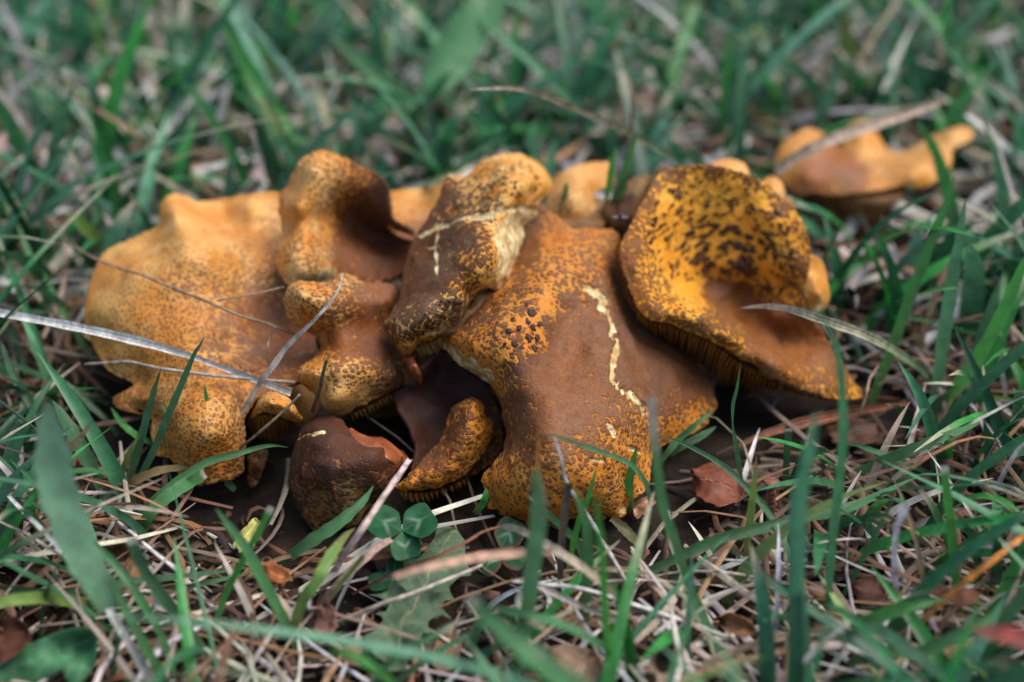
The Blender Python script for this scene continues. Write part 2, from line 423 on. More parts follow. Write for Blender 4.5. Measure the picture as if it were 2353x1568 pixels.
def simple_material(name, c0, c1, scale, rough=.6, bump=.3, bscale=None, spec=.3, detail=4, c2=None, dist=.0004):
    m, nt, b = mat_new(name); t = NT(nt)
    pos = t.n('ShaderNodeTexCoord').outputs['Object']
    n = t.noise(pos, scale, detail, .6)
    col = t.mix(t.ramp(n.outputs['Fac'], .3, .7), c0, c1)
    if c2: col = t.mix(t.ramp(t.noise(pos, scale * .35, 2).outputs['Fac'], .5, .68), col, c2)
    t.l(col, b.inputs['Base Color']); b.inputs['Roughness'].default_value = rough; b.inputs['Specular IOR Level'].default_value = spec
    bp = t.n('ShaderNodeBump'); bp.inputs['Strength'].default_value = bump; bp.inputs['Distance'].default_value = dist
    t.l(t.noise(pos, bscale or scale * 3, 3).outputs['Fac'], bp.inputs['Height']); t.l(bp.outputs[0], b.inputs['Normal'])
    return m
M_scale = simple_material('dark_scale', (0.020, 0.007, 0.005), (0.075, 0.026, 0.010), 600, rough=.7, bump=.6)
M_gill = simple_material('gill', (0.34, 0.15, 0.03), (0.62, 0.36, 0.11), 400)
M_gillr = simple_material('gill_rust', (0.26, 0.095, 0.015), (0.46, 0.20, 0.035), 400)
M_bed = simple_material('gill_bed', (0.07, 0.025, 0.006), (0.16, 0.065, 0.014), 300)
M_stem = simple_material('mushroom_stem', (0.12, 0.05, 0.015), (0.30, 0.15, 0.05), 200)
M_redflap = simple_material('red_flap', (0.16, 0.04, 0.014), (0.34, 0.10, 0.035), 160, rough=.38, spec=.5)
M_flesh = simple_material('pale_flesh', (0.50, 0.30, 0.08), (0.74, 0.56, 0.24), 420, rough=.55, bump=.5)

def leafy(name, trans=.25, rough=.42, spec=.45, vein=0.0, spots=.0, vscale=44.0, nsc=260, lo=.72):
    """Reads the point colour 'col'; across/along coordinates drive fine veins."""
    m, nt, b = mat_new(name); t = NT(nt)
    c = t.attr('col').outputs['Color']
    pos = t.n('ShaderNodeTexCoord').outputs['Object']
    n = t.noise(pos, nsc, 3, .6)
    hsv = t.n('ShaderNodeHueSaturation'); t.l(c, hsv.inputs['Color']); t.l(t.ramp(n.outputs['Fac'], .25, .75, lo, 1.25), hsv.inputs['Value'])
    col = hsv.outputs[0]
    if spots: col = t.mix(t.math('MULTIPLY', t.ramp(t.noise(pos, 520, 2).outputs['Fac'], .66, .72), spots), col, (0.10, 0.05, 0.02))
    if vein:
        ac = t.attr('across').outputs['Fac']
        s = t.math('SINE', t.math('MULTIPLY', ac, vscale))
        col = t.mix(t.math('MULTIPLY', t.ramp(s, .1, .95), vein * .35), col, t.mix(.5, col, (0.75, 0.8, 0.6)))
        bp = t.n('ShaderNodeBump'); bp.inputs['Strength'].default_value = .45 * vein; bp.inputs['Distance'].default_value = .0003
        t.l(s, bp.inputs['Height']); t.l(bp.outputs[0], b.inputs['Normal'])
    t.l(col, b.inputs['Base Color'])
    b.inputs['Roughness'].default_value = rough; b.inputs['Specular IOR Level'].default_value = spec
    if trans:
        tr = t.n('ShaderNodeBsdfTranslucent'); t.l(col, tr.inputs['Color'])
        mx = t.n('ShaderNodeMixShader'); mx.inputs[0].default_value = trans
        t.l(b.outputs[0], mx.inputs[1]); t.l(tr.outputs[0], mx.inputs[2])
        t.l(mx.outputs[0], nt.nodes['Material Output'].inputs['Surface'])
    return m
M_blade = leafy('grass_blade', .25, .33, .45, vein=.9, spots=.5)
M_lawn = leafy('lawn_grass', .28, .38, .36)
M_straw = leafy('dry_straw', .10, .55, .22, vein=.6, spots=.5, vscale=9, nsc=420, lo=.45)
M_thatch = leafy('thatch', .06, .6, .3)
M_broad = leafy('broad_leaf', .2, .5, .18)
M_deadleaf = leafy('dead_leaf', .08, .6, .3, spots=.6)

def ground_material():
    m, nt, b = mat_new('soil'); t = NT(nt)
    pos = t.n('ShaderNodeTexCoord').outputs['Object']
    a, c = t.noise(pos, 60, 6, .65), t.noise(pos, 420, 4, .65)
    col = t.mix(t.ramp(a.outputs['Fac'], .35, .7), (0.010, 0.007, 0.005), (0.035, 0.023, 0.015))
    col = t.mix(t.ramp(c.outputs['Fac'], .6, .75), col, (0.09, 0.06, 0.04))
    far = t.noise(pos, 9, 5, .6)
    sep = t.n('ShaderNodeVectorMath', operation='LENGTH'); t.l(pos, sep.inputs[0])
    turf = t.mix(t.ramp(far.outputs['Fac'], .35, .7), (0.020, 0.075, 0.030), (0.075, 0.14, 0.05))
    col = t.mix(t.ramp(sep.outputs['Value'], 1.0, 1.7), col, turf)
    t.l(col, b.inputs['Base Color']); b.inputs['Roughness'].default_value = .9; b.inputs['Specular IOR Level'].default_value = .15
    bp = t.n('ShaderNodeBump'); bp.inputs['Strength'].default_value = .8; bp.inputs['Distance'].default_value = .003
    t.l(t.math('ADD', a.outputs['Fac'], t.math('MULTIPLY', c.outputs['Fac'], .4)), bp.inputs['Height']); t.l(bp.outputs[0], b.inputs['Normal'])
    return m

# ------------------------------------------------------------------ ground
def build_ground():
    def lines(lo, hi):
        core = np.arange(lo, hi + 1e-6, .007)
        out = np.cumsum(.01 * 1.35 ** np.arange(1, 26))
        return np.r_[lo - out[::-1], core, hi + out]
    X, Y = np.meshgrid(lines(-.5, .5), lines(-.3, .6))
    p = np.stack([X, Y, np.zeros_like(X)], -1)
    z = -.003 + .0025 * noise3(p, 45, 1) + .0018 * noise3(p, 120, 2) + .004 * noise3(p, 12, 3)
    z = np.minimum(z, 0.001)
    p[..., 2] = z
    ids = np.arange(X.size).reshape(X.shape)
    q = np.stack([ids[:-1, :-1], ids[:-1, 1:], ids[1:, 1:], ids[1:, :-1]], -1).reshape(-1, 4)
    link('ground', new_mesh('ground', p.reshape(-1, 3), q), ground_material(), kind='structure')
build_ground()

# ------------------------------------------------------------------ mushrooms
def cap(parent, name, outline, interior, skel, mat, rings=130, segs=420, label=None, **kw):
    base = np.array(parent.location)
    verts, faces, vals, T, B, G, f = surface(outline, interior, skel, rings, segs, base=base, **kw)
    me = new_mesh(name, verts, faces[0], faces[1], attrs={k: x for k, x in vals.items() if k not in ('u', 'v')})
    if len(me.vertices) == len(surface.normals): me.normals_split_custom_set_from_vertices(surface.normals.tolist())
    o = link(name, me, mat, parent, label)
    return o, f

def stem(parent, f, u, v, r0, r1, lean=(0, 0.004), sink=0.004):
    base = np.array(parent.location)
    top = at(np.array(u), np.array(v), f(np.array([[u, v]]))[0]) - np.array([0, -.003, sink])
    foot_p = np.array([top[0] + lean[0], top[1] + lean[1], -.004])
    t = np.linspace(0, 1, 14)[:, None]
    path = foot_p * (1 - t) + top * t
    rad = np.interp(t[:, 0], [0, .15, .6, 1], [r0 * 1.15, r0, r1, r1 * 1.5])
    V, q, tr = tube(path, rad, 18)
    V = V + .0006 * noise3(V, 200, 3)[:, None]
    link('stem', new_mesh('stem', V - base, q, tr), M_stem, parent)

def gills(parent, top, bottom, n, hgt, mat, mode='z', wid=.62, bed=True, jit=.18):
    """A strip of gill tissue between two measured curves, every gill a fin of its own on it."""
    base = np.array(parent.location)
    a, b = curve_pts(top, n * 4 + 1, mode), curve_pts(bottom, n * 4 + 1, mode)
    m = 6; t = np.linspace(0, 1, m)
    grid = a[:, None] * (1 - t)[None, :, None] + b[:, None] * t[None, :, None]
    ids = np.arange((n * 4 + 1) * m).reshape(-1, m)
    q = np.stack([ids[:-1, :-1], ids[1:, :-1], ids[1:, 1:], ids[:-1, 1:]], -1).reshape(-1, 4)
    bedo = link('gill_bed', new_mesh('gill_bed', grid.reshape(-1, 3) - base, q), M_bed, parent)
    for i in range(n):
        c = i * 4 + 2
        A, Bp = a[c], b[c] + (b[min(c + 2, n * 4)] - b[c]) * random.uniform(-jit, jit) * 2
        tang = a[min(c + 1, n * 4)] - a[c - 1]; wd = np.linalg.norm(tang) * 2 * wid * random.uniform(.75, 1.2); tang /= np.linalg.norm(tang) + 1e-9
        down = Bp - A
        out = np.cross(tang, down); out /= np.linalg.norm(out) + 1e-9
        if out @ (CAM - A) < 0: out = -out
        k = 6; V = []
        bend = random.uniform(-.4, .4) * wd
        ln = random.uniform(.8, 1.08)
        for j in range(k):
            s = j / (k - 1) * ln
            c0 = A + down * s + tang * bend * math.sin(s * 3)
            h = hgt * (0.35 + .75 * math.sin(min(1, s) * 2.6 + .25)) * random.uniform(.85, 1.15)
            w2 = wd / 2 * (1 - .3 * s)
            V += [c0 - tang * w2 - out * .0001, c0 + out * h, c0 + tang * w2 - out * .0001]
        F = []
        for j in range(k - 1):
            x = j * 3
            F += [(x, x + 1, x + 4, x + 3), (x + 1, x + 2, x + 5, x + 4)]
        link('gill', new_mesh('gill', np.array(V) - base, np.array(F)), mat, bedo)
    return bedo

def inside(pts, poly):
    pts, poly = np.asarray(pts, float), np.asarray(poly, float); c = np.zeros(len(pts), bool)
    for (x0, y0), (x1, y1) in zip(poly, np.roll(poly, -1, 0)):
        if y0 == y1: continue
        hit = ((y0 > pts[:, 1]) != (y1 > pts[:, 1])) & (pts[:, 0] < (x1 - x0) * (pts[:, 1] - y0) / (y1 - y0) + x0); c ^= hit
    return c
def flakes(parent, f, spots, mat=None, lift=1.0, seed=5):
    """Loose dark scales: each a small ragged plate of its own, lying proud of the cap."""
    r_ = random.Random(seed); n = 11
    for u, v, r, asp, ang in spots:
        a = np.linspace(0, 2 * np.pi, n, endpoint=False)
        rr = r * np.array([r_.uniform(.6, 1.35) for _ in a])
        x, y = rr * np.cos(a) * math.sqrt(asp), rr * np.sin(a) / math.sqrt(asp)
        c, s = math.cos(ang), math.sin(ang)
        O = np.c_[u + x * c - y * s, v + x * s + y * c]; C = np.array([u, v])
        tilt = np.sin(a + r_.uniform(0, 6)) * .0003 * lift
        d = f(O); d2 = f(C + (O - C) * .8)
        V = np.vstack([at(O[:, 0], O[:, 1], d + .0004), at(C[0] + (O[:, 0] - u) * .94, C[1] + (O[:, 1] - v) * .94, d2 - .0006 * lift - tilt), at(C[0] + (O[:, 0] - u) * .5, C[1] + (O[:, 1] - v) * .5, f(C + (O - C) * .5) - .0009 * lift), at(np.array([u * 1.0]), np.array([v * 1.0]), f(C[None]) - .0008 * lift)])
        q = [(k * n + j, k * n + (j + 1) % n, (k + 1) * n + (j + 1) % n, (k + 1) * n + j) for k in (0, 1) for j in range(n)]
        tr = [(2 * n + j, 2 * n + (j + 1) % n, 3 * n) for j in range(n)]
        link('scale', new_mesh('scale', V - np.array(parent.location), np.array(q), np.array(tr)), mat or M_scale, parent)
def spots_in(poly, n, size, margin, center=None, holes=(), seed=0, asp=(1, 2), gap=1.5):
    r_ = np.random.default_rng(seed); P = np.asarray([p[:2] for p in poly], float); out = []
    lo, hi = P.min(0), P.max(0)
    for _ in range(n * 40):
        c = r_.uniform(lo, hi)
        if not inside(c[None], P)[0] or polydist(c[None], np.vstack([P, P[:1]]))[0] < margin: continue
        if any(((c[0] - h[0]) / h[2]) ** 2 + ((c[1] - h[1]) / h[3]) ** 2 < 1 for h in holes): continue
        s = size(c) * r_.uniform(.6, 1.3)
        if any((c[0] - o[0]) ** 2 + (c[1] - o[1]) ** 2 < (gap * (s + o[2]) * .62) ** 2 for o in out): continue
        ang = math.atan2(c[1] - center[1], c[0] - center[0]) + math.pi / 2 if center else r_.uniform(0, 3)
        out.append((c[0], c[1], s, r_.uniform(*asp), ang + r_.uniform(-.4, .4)))
        if len(out) >= n: break
    return out

def base_at(u, v, z=0):
    p = at(np.array(float(u)), np.array(float(v)), dz(np.array(float(u)), np.array(float(v)), z)); return (float(p[0]), float(p[1]), 0.0)

MG = 'mushrooms of the cluster'
# --- A: wide smooth golden cap ------------------------------------------------------------------
mA = thing('mushroom', base_at(470, 880), 'wide wavy golden cap with smooth pale upper lobe and dry stalks lying across it', 'mushroom', MG)
oA = [(190, 735, 25), (198, 670, 29), (217, 610, 32), (242, 577, 35), (290, 551, 38), (335, 530, 40), (360, 515, 42), (367, 476, 45), (382, 450, 47), (407, 444, 47), (437, 452, 44),
      (460, 460, 42), (546, 449, 43), (638, 441, 44), (668, 500, 40), (690, 600, 35), (700, 700, 30), (725, 780, 26), (735, 830, 24), (712, 868, 24), (680, 880, 24), (640, 895, 23), (600, 912, 22),
      (568, 960, 19), (566, 1000, 16), (565, 1047, 12), (552, 1092, 7), (497, 1112, 6), (447, 1119, 4), (420, 1106, 5), (396, 1070, 8), (384, 1055, 9), (357, 1049, 9), (359, 1029, 11), (345, 1012, 12), (341, 987, 13),
      (345, 962, 14), (335, 944, 14), (312, 940, 13), (290, 944, 12), (270, 938, 11), (256, 930, 11), (255, 918, 12), (280, 898, 15), (303, 884, 17), (285, 872, 17), (262, 862, 17), (243, 848, 18), (222, 815, 20), (204, 775, 22)]
iA = [(400, 490, 50), (425, 540, 50), (480, 590, 46), (350, 560, 42), (300, 620, 40), (270, 600, 36), (520, 500, 40), (570, 480, 45), (600, 520, 41), (540, 560, 42), (450, 640, 42), (380, 690, 38), (290, 700, 36), (240, 720, 32),
      (560, 640, 36), (620, 620, 37), (600, 700, 29), (640, 760, 24), (560, 760, 28), (480, 740, 34), (330, 780, 30), (420, 800, 31), (270, 800, 25), (340, 850, 23), (330, 880, 19), (390, 870, 25), (470, 860, 29), (540, 840, 28),
      (600, 840, 26), (660, 830, 25), (430, 930, 26), (500, 930, 27), (330, 920, 18), (380, 940, 22), (420, 1000, 20), (480, 1000, 22), (540, 980, 20), (440, 1060, 12), (510, 1060, 12)]
aA = [(400, 480, .12, 0, .12, 0), (300, 560, .22, 0, 0, 0), (560, 470, .2, 0, 0, 0), (640, 450, .4, 0, 0, .2), (480, 560, .25, 0, 0, .1), (560, 600, .42, 0, 0, .2), (620, 640, .6, 0, 0, .3), (300, 680, .32, 0, .0, .1),
      (220, 700, .28, 0, 0, 0), (430, 700, .5, 0, 0, .2), (600, 730, .85, .3, 0, .5), (650, 780, 1.05, 0, 0, .7), (580, 790, .75, .75, 0, .6), (520, 790, .6, .7, 0, .4), (420, 790, .45, .1, 0, .2), (300, 800, .35, 0, 0, .1),
      (620, 860, .8, .3, 0, .3), (700, 840, .75, 0, .1, .1), (540, 880, .55, .5, 0, .3), (450, 900, .5, .15, 0, .2), (300, 920, .55, 0, 0, 0), (420, 960, .42, .1, .0, .4), (480, 980, .45, .1, 0, .4), (400, 1040, .38, 0, .12, .1), (540, 1010, .55, 0, 0, .3), (520, 1080, .6, 0, 0, .5)]
o, fA = cap(mA, 'cap', oA, iA, [(430, 560), (470, 700), (500, 820), (460, 1000)], M_gold, 150, 520, attrs=[(a_[0], a_[1], a_[2] + .14, *a_[3:5], a_[5] + .12) for a_ in aA], lump=.0008, lump_s=80, seed=1, wob=2.2, wrinkle=.00025, thick=.0035)
flakes(mA, fA, spots_in([(490, 760), (560, 740), (610, 760), (620, 830), (580, 860), (500, 840), (460, 800)], 38, lambda c: 5.5, 3, (700, 780), seed=8, asp=(1.2, 2.6)), M_dark, lift=.4)
stem(mA, fA, 560, 800, .011, .009, (.006, .012), .009)

# --- C: small curled lobe between the golden cap and the dark one -----------------------------------
mC = thing('mushroom', base_at(640, 1040), 'small arched cap lobe showing dark gills beneath, below the long dry stalk', 'mushroom', MG)
oC = [(567, 970, 14), (571, 955, 17), (579, 942, 20), (597, 909, 25), (617, 896, 27), (647, 901, 27), (672, 920, 26), (687, 944, 23), (695, 966, 20), (682, 973, 18), (669, 970, 18), (657, 968, 19), (645, 961, 21), (635, 958, 22), (610, 951, 23), (590, 955, 21), (578, 964, 18)]
iC = [(620, 925, 31), (650, 935, 29), (600, 935, 27), (670, 950, 25)]
aC = [(620, 915, .45, 0, 0, 0), (650, 930, .5, 0, 0, .1), (580, 950, .6, 0, 0, .2), (690, 960, .55, 0, 0, 0), (620, 948, .75, 0, 0, .1)]
o, fC = cap(mC, 'cap', oC, iC, [(600, 935), (660, 945)], M_gold, 60, 240, attrs=aC, seed=2, thick=.002, wob=1.0)
gills(mC, [(568, 972, 14), (580, 962, 18), (608, 953, 22), (636, 960, 21), (660, 970, 18)], [(580, 998, 6), (592, 1006, 6), (612, 1014, 7), (640, 1008, 8), (662, 990, 12)], 14, .0009, M_gillr)
oC2 = [(567, 1047, 9), (590, 1036, 11), (613, 1034, 12), (610, 1065, 9), (600, 1092, 6), (585, 1118, 3), (572, 1122, 2), (566, 1100, 4), (569, 1075, 7)]
cap(mC, 'hanging_flap', oC2, [(590, 1070, 9)], [(588, 1050), (583, 1095)], M_dark, 40, 160, attrs=[(580, 1060, .5, 0, 0, 0), (600, 1070, .9, 0, 0, .3)], seed=3, thick=.001, rim=.0006, wrinkle=.0006, label='dried rusty flap hanging to the ground')

# --- B: folded brown cap with dark hollow ---------------------------------------------------------
mB = thing('mushroom', base_at(830, 900), 'folded brown cap of stacked lobes with a dark hollow in its upper lobe', 'mushroom', MG)
oB = [(636, 482, 48), (643, 442, 53), (658, 427, 55), (671, 392, 60), (690, 366, 64), (711, 349, 66), (733, 343, 67), (758, 348, 66), (783, 356, 65), (811, 371, 63), (836, 386, 61), (858, 391, 60), (874, 406, 58), (888, 422, 56), (895, 447, 53), (896, 490, 48), (915, 516, 45),
      (948, 530, 43), (940, 562, 40), (930, 618, 34), (900, 642, 31), (866, 648, 30), (833, 652, 30), (800, 652, 32), (770, 654, 33), (740, 658, 35), (715, 662, 36), (690, 662, 38), (667, 659, 39), (650, 648, 39), (636, 620, 41), (630, 592, 42), (638, 560, 44), (645, 530, 45), (640, 505, 46)]
iB = [(720, 390, 66), (760, 400, 62), (700, 440, 60), (680, 480, 56), (760, 450, 55), (830, 430, 56), (870, 450, 52), (800, 480, 47), (870, 500, 44), (730, 500, 50), (700, 540, 50), (760, 540, 43), (830, 540, 36), (900, 545, 36), (680, 580, 48), (720, 590, 46), (780, 590, 39), (850, 585, 34), (690, 630, 44), (750, 620, 41)]
aB = [(730, 370, .5, 0, .05, .1), (700, 420, .42, 0, .1, .1), (680, 480, .42, 0, .12, .1), (760, 410, .55, 0, 0, .2), (830, 400, .75, 0, 0, .4), (880, 430, 1.1, 0, 0, .9), (770, 460, .7, .3, 0, .5), (830, 480, 1.0, 0, 0, .9), (860, 500, 1.2, 0, 0, 1.0), (720, 500, .35, 0, .15, 0), (750, 530, .5, .2, 0, .1),
      (800, 540, 1.15, 0, 0, .55), (880, 550, 1.2, 0, 0, .8), (920, 570, 1.2, 0, 0, .9), (690, 560, .55, 0, .05, .2), (650, 590, .5, 0, .1, .2), (720, 600, .7, 0, 0, .2), (790, 600, 1.1, 0, 0, .35), (690, 640, .25, 0, .55, 0), (750, 632, .2, 0, .75, 0), (650, 640, .4, 0, .2, 0)]
o, fB = cap(mB, 'cap', oB, iB, [(740, 440), (730, 520), (760, 580)], M_fold, 130, 460, attrs=aB, seed=4, lump=.0006, wob=2.6, wrinkle=.0003, thick=.003, edge_noise=.0005)
oB2 = [(650, 703, 40), (649, 684, 42), (657, 661, 45), (671, 647, 46), (691, 641, 47), (721, 644, 46), (753, 642, 45), (766, 635, 45), (783, 624, 45), (803, 627, 44), (823, 637, 43), (843, 646, 41), (868, 644, 39), (898, 649, 38), (913, 663, 37), (918, 685, 35), (912, 715, 33), (905, 750, 30), (900, 790, 29), (912, 826, 27), (926, 835, 26),
       (940, 862, 22), (960, 878, 20), (951, 894, 18), (942, 888, 19), (923, 893, 19), (893, 906, 18), (853, 924, 18), (843, 933, 18), (816, 941, 18), (803, 952, 17), (778, 958, 17), (753, 951, 18), (736, 936, 20), (728, 921, 21), (720, 908, 22), (703, 893, 24), (683, 873, 26), (680, 856, 28), (688, 841, 29), (711, 826, 29), (731, 808, 28), (735, 791, 28), (723, 778, 29), (703, 763, 32), (678, 748, 35), (658, 731, 37)]
iB2 = [(690, 670, 50), (730, 680, 49), (680, 710, 44), (790, 660, 47), (840, 680, 43), (890, 690, 39), (740, 730, 42), (800, 730, 40), (860, 740, 35), (770, 780, 35), (830, 790, 33), (880, 810, 31), (760, 830, 35), (820, 840, 34), (880, 860, 28), (720, 860, 33), (770, 880, 31), (830, 890, 27), (760, 925, 26), (800, 925, 24), (900, 885, 23)]
aB2 = [(690, 660, .5, 0, .15, .5), (670, 690, .55, .1, .1, .5), (740, 680, .62, .1, 0, .4), (800, 640, .62, .1, .05, .4), (800, 690, .72, .1, 0, .3), (860, 670, .95, 0, 0, .2), (895, 680, 1.2, 0, 0, .15), (700, 740, .55, 0, 0, .1), (760, 740, .75, 0, 0, .1), (840, 740, 1.1, 0, 0, .2), (780, 790, 1.0, 0, 0, .1), (850, 800, 1.1, 0, 0, .5), (880, 800, 1.1, 0, 0, .7),
       (740, 790, .6, 0, 0, .0), (720, 830, .5, 0, .1, 0), (780, 840, .7, .1, 0, .1), (840, 850, .6, .1, 0, .3), (890, 850, .75, 0, 0, .6), (930, 880, .95, 0, 0, .6), (700, 870, .42, 0, .1, 0), (760, 890, .45, .05, .1, 0), (830, 895, .45, 0, .15, .2), (760, 935, .35, 0, .25, 0), (800, 930, .3, 0, .4, 0)]
o, fB2 = cap(mB, 'cap_lobe', oB2, iB2, [(720, 690), (800, 730), (800, 800), (800, 870), (790, 900)], M_fold, 130, 520, attrs=aB2, seed=5, lump=.0006, wob=2.0, wrinkle=.0003, thick=.003)
gills(mB, [(803, 952, 16.5), (843, 934, 17.5), (893, 907, 17.5), (938, 889, 18)], [(808, 962, 13), (849, 945, 14), (900, 919, 14.5), (938, 900, 15)], 15, .0014, M_gill, wid=.65)
oB3 = [(922, 828, 29), (934, 822, 31), (950, 818, 31), (957, 830, 30), (966, 846, 28), (971, 864, 25), (968, 884, 22), (958, 882, 22), (946, 872, 23), (936, 858, 24), (928, 842, 26)]
cap(mB, 'torn_flap', oB3, [(950, 842, 33), (956, 860, 29)], [(940, 835), (960, 868)], M_redflap, 40, 160, seed=6, thick=.001, rim=.0007, wob=.6, label='shiny red-brown folded flap', cracks=())
stem(mB, fB2, 850, 760, .009, .008, (.0, .015), .006)

# --- S: saddle cap with torn yellow flesh ----------------------------------------------------------
mS = thing('mushroom', base_at(1060, 820), 'tall saddle-shaped scaly cap with torn yellow flesh and an exposed gill edge', 'mushroom', MG)
oS = [(1192, 350, 64), (1236, 371, 62), (1262, 400, 59), (1270, 423, 57), (1259, 451, 55), (1244, 466, 54), (1241, 478, 53), (1236, 498, 50), (1218, 511, 49), (1207, 520, 48), (1206, 543, 47), (1194, 580, 45), (1182, 616, 43), (1175, 637, 42), (1160, 646, 43), (1156, 664, 42), (1145, 671, 42), (1126, 663, 44), (1097, 675, 44), (1083, 700, 42), (1072, 722, 40),
      (1057, 747, 38), (1024, 766, 36), (995, 784, 34), (962, 796, 32), (948, 813, 29), (932, 825, 28), (914, 811, 29), (906, 792, 31), (885, 766, 34), (879, 744, 36), (893, 722, 38), (912, 690, 40), (920, 650, 42), (928, 605, 44), (950, 545, 48), (978, 500, 52), (1002, 458, 56), (1016, 425, 59), (1030, 402, 61), (1046, 418, 60), (1062, 410, 61), (1083, 389, 62), (1108, 366, 64), (1148, 352, 65)]
iS = [(1170, 400, 68), (1220, 420, 65), (1120, 420, 64), (1180, 460, 63), (1080, 470, 60), (1210, 470, 58), (1040, 500, 57), (1140, 500, 61), (1200, 500, 54), (1100, 540, 60), (1030, 560, 54), (1160, 540, 56), (1180, 580, 49), (1130, 600, 56), (1060, 620, 54), (990, 610, 50), (1150, 630, 49), (1100, 650, 51), (1020, 680, 50), (950, 680, 45), (1060, 690, 48), (980, 740, 46), (920, 740, 42), (1020, 740, 43), (940, 790, 38), (910, 770, 38)]
aS = [(1190, 370, .45, .2, .15, .3), (1240, 410, .3, .2, .3, .1), (1220, 450, .3, .2, .3, .1), (1150, 400, .5, .25, .1, .5), (1100, 420, .55, .25, .05, .6), (1170, 450, .55, .3, .1, .6), (1060, 460, .75, .2, 0, .6), (1020, 450, .9, 0, 0, .5), (1120, 480, .75, .2, 0, .7), (1040, 540, 1.0, 0, 0, .8), (1000, 560, 1.1, 0, 0, .7), (960, 600, 1.15, 0, 0, .5), (1090, 560, .95, .1, 0, .8), (1060, 620, .9, .1, 0, .8), (1000, 650, 1.1, 0, 0, .8), (930, 680, 1.15, 0, 0, .4),
      (1110, 600, .8, .1, 0, .6), (1070, 660, .75, .1, 0, .6), (1130, 640, .45, 0, .35, .3), (1150, 655, .25, 0, .6, 0), (1020, 700, .72, .15, 0, .8), (960, 720, .85, .15, 0, .8), (1060, 720, .8, 0, 0, .5), (980, 760, .65, .15, 0, .7), (920, 750, .72, .1, 0, .8), (900, 760, .8, 0, 0, .7), (940, 800, .5, .05, .1, .5), (1010, 755, .6, 0, .1, .4),
      (1150, 540, .1, 0, .9, 0), (1190, 530, .1, 0, .85, 0), (1160, 580, .1, 0, .85, 0), (1180, 600, .1, 0, .9, 0), (1165, 620, .15, 0, .85, 0), (1210, 490, .2, 0, .75, 0), (1120, 545, .75, 0, .15, .5), (1125, 590, .7, 0, .15, .5)]
cS = [([(965, 540), (1000, 522), (1040, 512), (1080, 500), (1120, 492), (1160, 482), (1200, 476), (1238, 482)], 5.5, .0008), ([(1008, 528), (1000, 570), (1003, 610), (1006, 640)], 2.4, .0003), ([(980, 566), (1010, 566)], 2.0, .0003), ([(1060, 745), (1030, 757), (995, 768), (975, 772)], 5.0, .0010)]
o, fS = cap(mS, 'cap', oS, iS, [(1180, 420), (1110, 520), (1060, 620), (980, 730)], M_saddle, 150, 560, attrs=aS, cracks=cS, seed=7, lump=.0008, lump_s=120, wob=2.0, wrinkle=.0005, thick=.0025, scales=.00012)
gills(mS, [(1098, 672, 43), (1083, 698, 41), (1072, 720, 39), (1057, 745, 37), (1024, 764, 35), (995, 782, 33), (962, 794, 31), (948, 811, 28), (938, 820, 27)],
      [(1096, 692, 38.5), (1090, 716, 36.5), (1082, 742, 34), (1066, 768, 32), (1033, 790, 29.5), (1005, 809, 27.5), (975, 822, 25), (960, 832, 22.5), (950, 836, 22)], 30, .0017, M_gill, wid=.7)
spike = [(1030, 400, 58), (1040, 404, 58), (1046, 420, 57), (1047, 450, 55), (1038, 470, 54), (1030, 460, 55), (1030, 430, 57)]
cap(mS, 'torn_edge', spike, [(1038, 435, 58)], [(1037, 420), (1038, 455)], M_flesh, 30, 100, seed=8, thick=.001, rim=.0008, wob=.6, label='upright yellow torn edge behind the saddle')
flakes(mS, fS, spots_in([(1060, 430), (1100, 390), (1150, 362), (1200, 362), (1245, 395), (1255, 430), (1215, 460), (1130, 480), (1060, 480)], 60, lambda c: 3.4, 3, seed=4, asp=(1, 2.4)), M_dark, lift=.35)
flakes(mS, fS, spots_in([(900, 745), (960, 700), (1040, 680), (1090, 660), (1050, 735), (1000, 755), (950, 785), (915, 780)], 70, lambda c: 4.6, 4, seed=6, asp=(1.2, 2.4)), lift=.5)
stem(mS, fS, 1040, 600, .010, .010, (0, .018), .012)

# --- D: big central cap ------------------------------------------------------------------------------
mD = thing('mushroom', base_at(1300, 1000), 'big central cap with smooth brown middle and a long pale crack down it', 'mushroom', MG)
oD = [(1205, 505, 45), (1243, 474, 48), (1277, 494, 47), (1299, 509, 46), (1332, 520, 46), (1365, 524, 46), (1398, 521, 45), (1420, 531, 44), (1431, 552, 42), (1445, 600, 37), (1470, 660, 32), (1510, 740, 27), (1565, 790, 22), (1612, 850, 17), (1645, 900, 12), (1647, 942, 9), (1634, 960, 8), (1618, 983, 7), (1590, 998, 7), (1563, 1008, 8), (1530, 1020, 9),
      (1508, 1045, 9), (1497, 1071, 9), (1491, 1104, 7), (1482, 1133, 6), (1460, 1148, 6), (1445, 1166, 5), (1439, 1186, 4), (1424, 1194, 3), (1404, 1192, 4), (1371, 1200, 3), (1322, 1194, 5), (1290, 1206, 4), (1259, 1216, 3), (1219, 1218, 3), (1194, 1204, 4), (1149, 1187, 5), (1138, 1174, 6), (1114, 1169, 6), (1121, 1146, 8), (1106, 1112, 11), (1117, 1086, 13), (1134, 1066, 15), (1151, 1034, 17), (1156, 1008, 19), (1155, 975, 20),
      (1150, 949, 22), (1146, 924, 23), (1127, 892, 25), (1107, 870, 26), (1082, 857, 27), (1059, 844, 28), (1037, 822, 29), (1024, 807, 30), (1010, 787, 31), (1026, 768, 33), (1055, 740, 36), (1085, 705, 38), (1105, 660, 38), (1125, 610, 40), (1150, 560, 42), (1175, 525, 43)]
